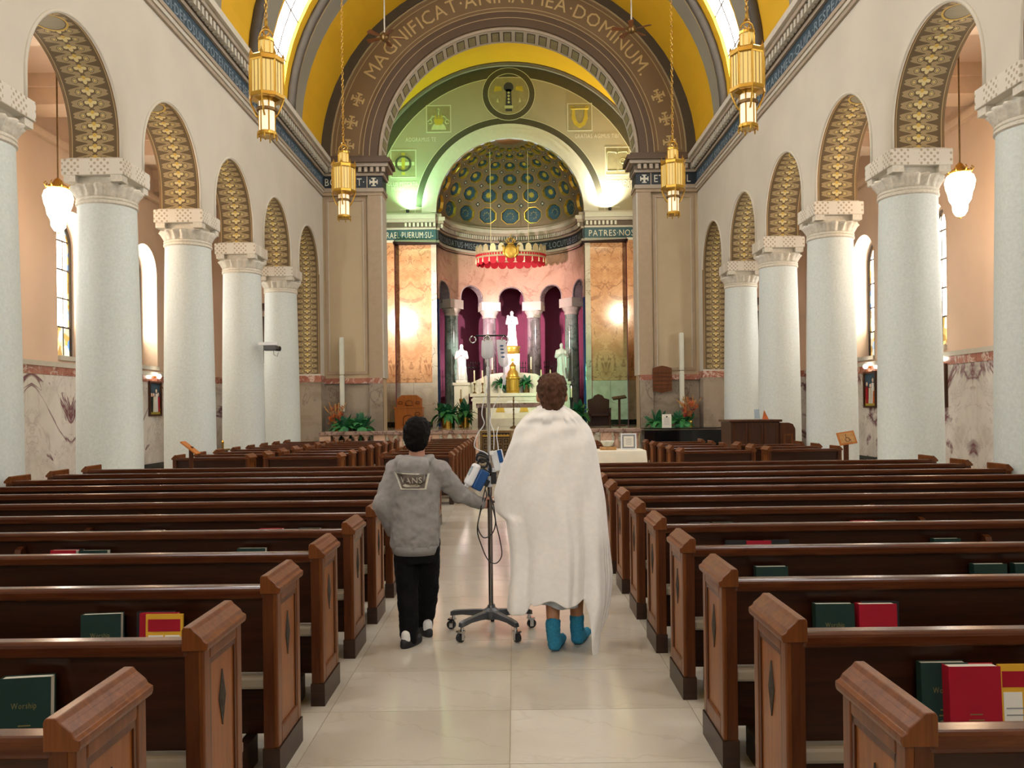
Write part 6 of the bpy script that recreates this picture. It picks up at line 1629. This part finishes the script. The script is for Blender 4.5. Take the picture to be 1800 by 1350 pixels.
for i in range(NA+1):
    q = -PI*1.5 + 2*PI*i/NA          # starts and ends at the front
    c, s = math.cos(q), math.sin(q); hy = hem(c, s)
    for j in range(NV+1):
        y = 712 + (hy-712)*(j/NV); xl, xr, dk = sl(y); k = 5.45/F
        pl_, pr2 = a_(xl, y, 5.45), a_(xr, y, 5.45); hw = (pr2.x-pl_.x)/2; cx = (pr2.x+pl_.x)/2; z = pl_.z
        f = max(0, min(1, (y-790)/260)); fs_ = f*f*(3-2*f)
        qq = q+.22*math.sin(2*q+1)+.12*math.sin(5*q); fold = fs_*(.026*math.sin(7*qq+.6)+.018*math.sin(12*qq+1.9+y*.003)*(.6+.4*math.sin(3*q))+.007*math.sin(25*qq+y*.010)*math.sin(2*q+2)) + (1-f)*.004*math.sin(9*q+y*.05)
        if y < 800: fold += .010*math.sin((y-712)*.16+q*4)*max(0, min(1,(y-712)/25))*max(0,(800-y)/88)
        vert = .006*f*math.sin(y*.045+3*q)
        dd = hw*dk*(1.0 if s < 0 else .9)
        x = cx+(hw+fold*.55+vert)*c; yy = (dd+fold*1.5+vert)*s + (.03 if y > 740 else 0)
        # left arm lifts the cloth, its edge drops at the wrist
        arm = max(0, min(1, (y-770)/95))*max(0, min(1, (912-y)/9))
        if c < 0: x -= .075*arm*(-c)**3; yy += .08*arm*(-c)**3
        vs.append((x, yy, z))
for i in range(NA):
    for j in range(NV): fs.append((i*(NV+1)+j, (i+1)*(NV+1)+j, (i+1)*(NV+1)+j+1, i*(NV+1)+j+1))
bk = MB().add(vs, fs).build('blanket', 'blanket_white', man, True)
so = bk.modifiers.new('thick', 'SOLIDIFY'); so.thickness = .010; so.offset = 0
ss = bk.modifiers.new('round', 'SUBSURF'); ss.levels = 1; ss.render_levels = 1
# top edge of the blanket folded over the neck
rl = MB().tube([(a_(970,716,5.45).x+.085*math.cos(q), .03+.075*math.sin(q), a_(970,716,5.45).z+.012*math.sin(q)-.01) for q in [2*PI*i/30 for i in range(31)]], .020, 8, False).build('blanket_collar', 'blanket_white', man, True)
# ------------------------------------------------------------------ drip stand
V0 = Vector((P(865,1080,5.86).x, 5.86, 0)); V0.x = P(861,880,5.86).x
def v_(px, py, Y=5.86): return P(px, py, Y)-V0
t = thing('drip_stand', 'wheeled chrome drip stand with five dark legs', 'drip stand', V0)
MB().lathe([(.05,.10),(.06,.12),(.06,.16),(.03,.18),(.022,.20)], 20).build('hub', 'plastic_grey', t, angle=30)
ztop = v_(857,590).z
MB().lathe([(.0165,.17),(.0165,1.06)], 16).build('lower_pole', 'steel_grey', t, angle=30)
MB().lathe([(.0125,1.06),(.0125,ztop+.01)], 16).build('upper_pole', 'chrome', t, angle=30)
MB().lathe([(.016,1.04),(.024,1.05),(.024,1.11),(.016,1.12)], 16).build('collar', 'plastic_white', t, angle=30)
for a in (-131, -54, 22, 90, 160):
    c, s = math.cos(R(a)), math.sin(R(a)); M = Matrix.Rotation(R(a), 3, 'Z')
    rings = []
    for r, w_, z0, z1 in ((.03,.030,.105,.165),(.12,.026,.115,.160),(.22,.024,.115,.150),(.29,.026,.105,.140),(.315,.020,.10,.130)):
        rings.append([M @ Vector((r, y, z)) for y, z in ((-w_,z0),(w_,z0),(w_*.7,z1),(-w_*.7,z1))])
    lg = MB().loft(rings).build('leg', 'plastic_grey', t); bevel(lg, .006)
    e = Vector((.295*c, .295*s, 0))
    cs = MB(); cs.tube([e+Vector((0,0,.11)), e+Vector((0,0,.075))], .013, 10)
    tg = Vector((-s, c, 0)); cs.obox(e+Vector((0,0,.072))+Vector((.012*c,.012*s,0)), (.05,.045,.012), M); 
    for q in (-1, 1): cs.obox(e+Vector((.012*c,.012*s,.045))+tg*q*.019, (.028,.005,.06), M)
    cs.build('caster_fork', 'chrome', lg)
    MB().tube([e+Vector((.018*c,.018*s,.032))-tg*.013, e+Vector((.018*c,.018*s,.032))+tg*.013], .032, 18).build('caster_wheel', 'plastic_black', lg, angle=40)
l_, r_ = v_(831,591), v_(890,592)
MB().tube([(l_.x+.02,0,ztop), (r_.x-.01,0,ztop), (r_.x,0,ztop-.015)], .006, 8).build('hook_bar', 'plastic_black', t, True)
def hook(x, y=0): MB().tube([(x, y, ztop)] + [(x+.022*math.sin(q)*1.0, y, ztop-.028-.022*math.cos(q)) for q in [-2.6+i*.42 for i in range(14)]], .0045, 6).build('hook', 'chrome', t, True)
hook(l_.x+.0); hook(-.004, -.02); hook(-.004, .02); hook(r_.x-.01)
def bag(nm, label, px, py0, py1, w_, Y, marks, tilt=0):
    p = P(px, py1, Y); h_ = (py1-py0)*Y/F
    o = thing(nm, label, 'drip bag', p, 0, 'drip bags'); rings = []
    for f, kx, ky in ((0,.35,.2),(.06,.8,.6),(.18,1,1),(.6,1,.95),(.85,.96,.5),(.97,.9,.12),(1,.85,.08)):
        rings.append([(w_/2*kx*abs(math.cos(q))**.6*(1 if math.cos(q) > 0 else -1)+tilt*f, .022*ky*math.sin(q), h_*f) for q in [2*PI*j/20 for j in range(20)]])
    MB().loft(rings).build('pouch', 'bag_clear', o, True)
    MB().tube([(0,0,.0),(0,0,-.05)], .006, 8).build('port', 'plastic_white', o)
    MB().lathe([(.004,-.05),(.011,-.06),(.011,-.12),(.005,-.13)], 12).build('drip_chamber', 'bag_clear', o, True)
    for z, m in marks: MB().sphere((tilt*z/h_, -.021, z), (.014,.003,.006), 10, 6).build('print_mark', m, o)
    return o
t2 = NT('bag_clear').set(.12); t2.col(L('#f2f5f8')); t2.b.inputs['Alpha'].default_value = .62; t2.b.inputs['IOR'].default_value = 1.2
bag('drip_bag', 'clear drip bag hanging in the middle of the stand', 857, 598, 631, .088, 5.84, [])
bag('drip_bag', 'drip bag with blue printed marks hanging from the right hook', 886, 597, 645, .075, 5.86, [(.07,'plastic_blue'),(.10,'plastic_blue'),(.125,'plastic_blue'),(.15,'plastic_blue')], -.02)
def tubing(name, pts, r, m, label, cat, Y=5.84, sub=10):
    w = [P(x, y, Y+(d[0] if d else 0)) for x, y, *d in pts]; out = []
    for i in range(len(w)-1):
        p0, p1, p2, p3 = w[max(i-1,0)], w[i], w[i+1], w[min(i+2,len(w)-1)]
        for k in range(sub):
            f = k/sub; out.append(.5*((2*p1)+(p2-p0)*f+(2*p0-5*p1+4*p2-p3)*f*f+(3*p1-p0-3*p2+p3)*f**3))
    out.append(w[-1]); o = MB().tube(out, r, 7).build(name, m, None, True); return tag(o, label, cat)
tubing('drip_line', [(857,655),(856,680,-.02),(850,705,-.02),(847,728,-.02),(851,745,-.02),(840,762,-.02),(834,778,-.02),(836,788,-.02),(852,795,-.02),(858,800,-.02)], .0034, 'plastic_white', 'clear drip tube looping left of the stand', 'tube')
tubing('drip_line', [(885,668),(880,690),(868,715),(862,740,-.02),(868,760,-.02),(868,790,-.03)], .003, 'plastic_white', 'clear drip tube from the marked bag to the small pouch', 'tube')
tubing('drip_line', [(876,750,-.02),(873,765,-.03),(875,780,-.03),(876,792,-.03)], .0035, 'plastic_white', 'short clear tube above the small pouch', 'tube')
tubing('power_cord', [(853,860,-.02),(855,872,-.03),(846,895,-.04),(839,930,-.05),(846,958,-.05),(858,984,-.04),(872,990,-.04),(882,976,-.04),(879,950,-.04),(872,920,-.04),(868,890,-.04),(861,868,-.03)], .0042, 'plastic_black', 'long black power cord hanging in a loop from the drip stand', 'cord')
tubing('power_cord', [(856,845,-.02),(848,880,-.05),(843,905,-.06),(840,927,-.06),(850,945,-.06),(865,938,-.06),(871,918,-.06),(866,893,-.05),(858,862,-.03)], .0042, 'plastic_black', 'short black cord loop below the pump', 'cord')
tubing('cable_bundle', [(838,800,-.03),(846,796,-.05),(856,802,-.05),(850,812,-.06),(838,808,-.05),(842,800,-.06),(858,806,-.05),(854,820,-.05),(840,818,-.05),(846,806,-.07),(860,815,-.05),(862,830,-.04),(848,824,-.06)], .009, 'plastic_black', 'coiled black cable bundle above the blue pump', 'cable')
# infusion pump clamped to the pole
pc = P(838, 838, 5.80)
t = thing('infusion_pump', 'white and blue infusion pump clamped to the drip stand', 'pump', pc, R(12))
TR = Matrix.Rotation(R(27), 3, 'Y')
def tb2(nm, c, sz, m, bv=.012, par=None):
    o = MB().obox(TR @ Vector(c), sz, TR).build(nm, m, par or t); bevel(o, bv, 3); return o
tb2('white_shell', (-.035,0,0), (.055,.12,.165), 'plastic_white', .022); tb2('blue_body', (.028,0,-.01), (.075,.11,.15), 'plastic_blue', .015)
tb2('screen', (-.0635,-.01,.02), (.004,.075,.07), 'screen_glass', .001); tb2('clamp', (.075,.0,-.01), (.05,.04,.05), 'plastic_black', .006); tb2('foot_knob', (-.04,-.02,-.088), (.03,.03,.02), 'plastic_white', .006)
pc = P(876, 809, 5.80)
t = thing('fluid_pouch', 'small clear fluid pouch with blue label right of the pole', 'pouch', pc, R(-8))
TR = Matrix.Rotation(R(14), 3, 'Y').inverted() @ Matrix.Rotation(R(0), 3, 'X')
TR = Matrix.Rotation(R(-14), 3, 'Y').inverted()
TR = Matrix.Rotation(R(-12), 3, 'Y')
tb2('pouch', (0,0,0), (.085,.03,.145), 'bag_clear', .010); tb2('label', (.022,-.0165,.02), (.03,.002,.10), 'plastic_blue', .0005); tb2('label', (.025,-.0165,-.045), (.034,.002,.05), 'plastic_white', .0005)
tb2('clip', (-.035,0,.06), (.03,.035,.03), 'plastic_white', .006)
pc = P(868, 838, 5.84)
t = thing('pole_clamp', 'small black clamp on the drip stand below the pouch', 'clamp', pc)
MB().box(-.02,.02,-.02,.02,-.05,.035).build('clamp_body', 'plastic_black', t); MB().box(-.016,.016,-.022,.018,.035,.06).build('clamp_cap', 'plastic_white', t)
# ------------------------------------------------------------------ lamps that light the sanctuary
def spot(name, loc, aim, power, color, ang, blend=.6, size=.08):
    l = bpy.data.lights.new(name, 'SPOT'); l.energy = power; l.color = color; l.spot_size = R(ang); l.spot_blend = blend; l.shadow_soft_size = size
    o = bpy.data.objects.new(name, l); COL.objects.link(o); o.location = loc
    o.rotation_euler = (Vector(aim)-Vector(loc)).to_track_quat('-Z', 'Y').to_euler(); return o
def uplight(nm, x, power, color):
    t = thing('uplight', 'small uplight on the cornice %s of the apse' % nm, 'lamp', (x, YB-.22, 9.58), 0, 'cornice uplights')
    MB().lathe([(.05,0),(.07,.1),(.07,.12)], 12).build('housing', 'plastic_black', t, angle=30)
    spot('uplight_beam', (x, YB-.30, 9.78), (x*.93, YB+.1, 11.2), power, color, 150, 1.0, .06)
uplight('left', -4.25, 480, (.45, 1.0, .50)); uplight('right', 3.95, 1000, (1.0, .93, .75))
LA, RA_ = (-5.36, YW+1.1, 5.80), (5.10, YW+1.1, 5.95)
spot('lunette_beam_left', (-4.45, YW+1.3, 9.75), (-3.2, YB, 11.6), 900, (.50, 1.0, .48), 85, 1.0)
spot('lunette_fill_right', (4.25, YW+1.3, 9.75), (2.6, YB, 11.6), 650, (1.0, .93, .62), 85, 1.0)  # unseen warm fill added to brighten the lunette
spot('spot_left_wall', LA, (-3.7, YB, 6.0), 3000, (1.0, .88, .74), 75, 1.0)
spot('spot_left_apse', (RA_[0], RA_[1], RA_[2]+.3), (-2.55, 35.1, 3.7), 4200, (.92, 1.0, .90), 12, .9)
spot('spot_purple', (LA[0]+.1, LA[1], LA[2]-1.2), (1.2, 37.8, 4.2), 2500, (1.0, .5, .75), 26, .8)
spot('spot_right_statue', RA_, (-.1, 35.0, 4.9), 4200, (1.0, .86, .90), 24, .8)
spot('spot_left_pink', (LA[0], LA[1], LA[2]-.3), (.5, 36.3, 6.2), 3800, (1.0, .60, .70), 44, 1.0)
spot('spot_green_low', (LA[0]+.2, LA[1], 3.4), (3.4, 33.8, 2.6), 2200, (.25, 1.0, .55), 34, 1.0)
spot('spot_altar', (RA_[0]-.1, RA_[1], RA_[2]-.4), (.0, 34.0, 2.2), 2200, (1.0, .95, .70), 32, 1.0)
spot('spot_right_wall', (RA_[0], RA_[1], RA_[2]+.15), (3.6, YB, 6.6), 1300, (1.0, .85, .62), 60, 1.0)
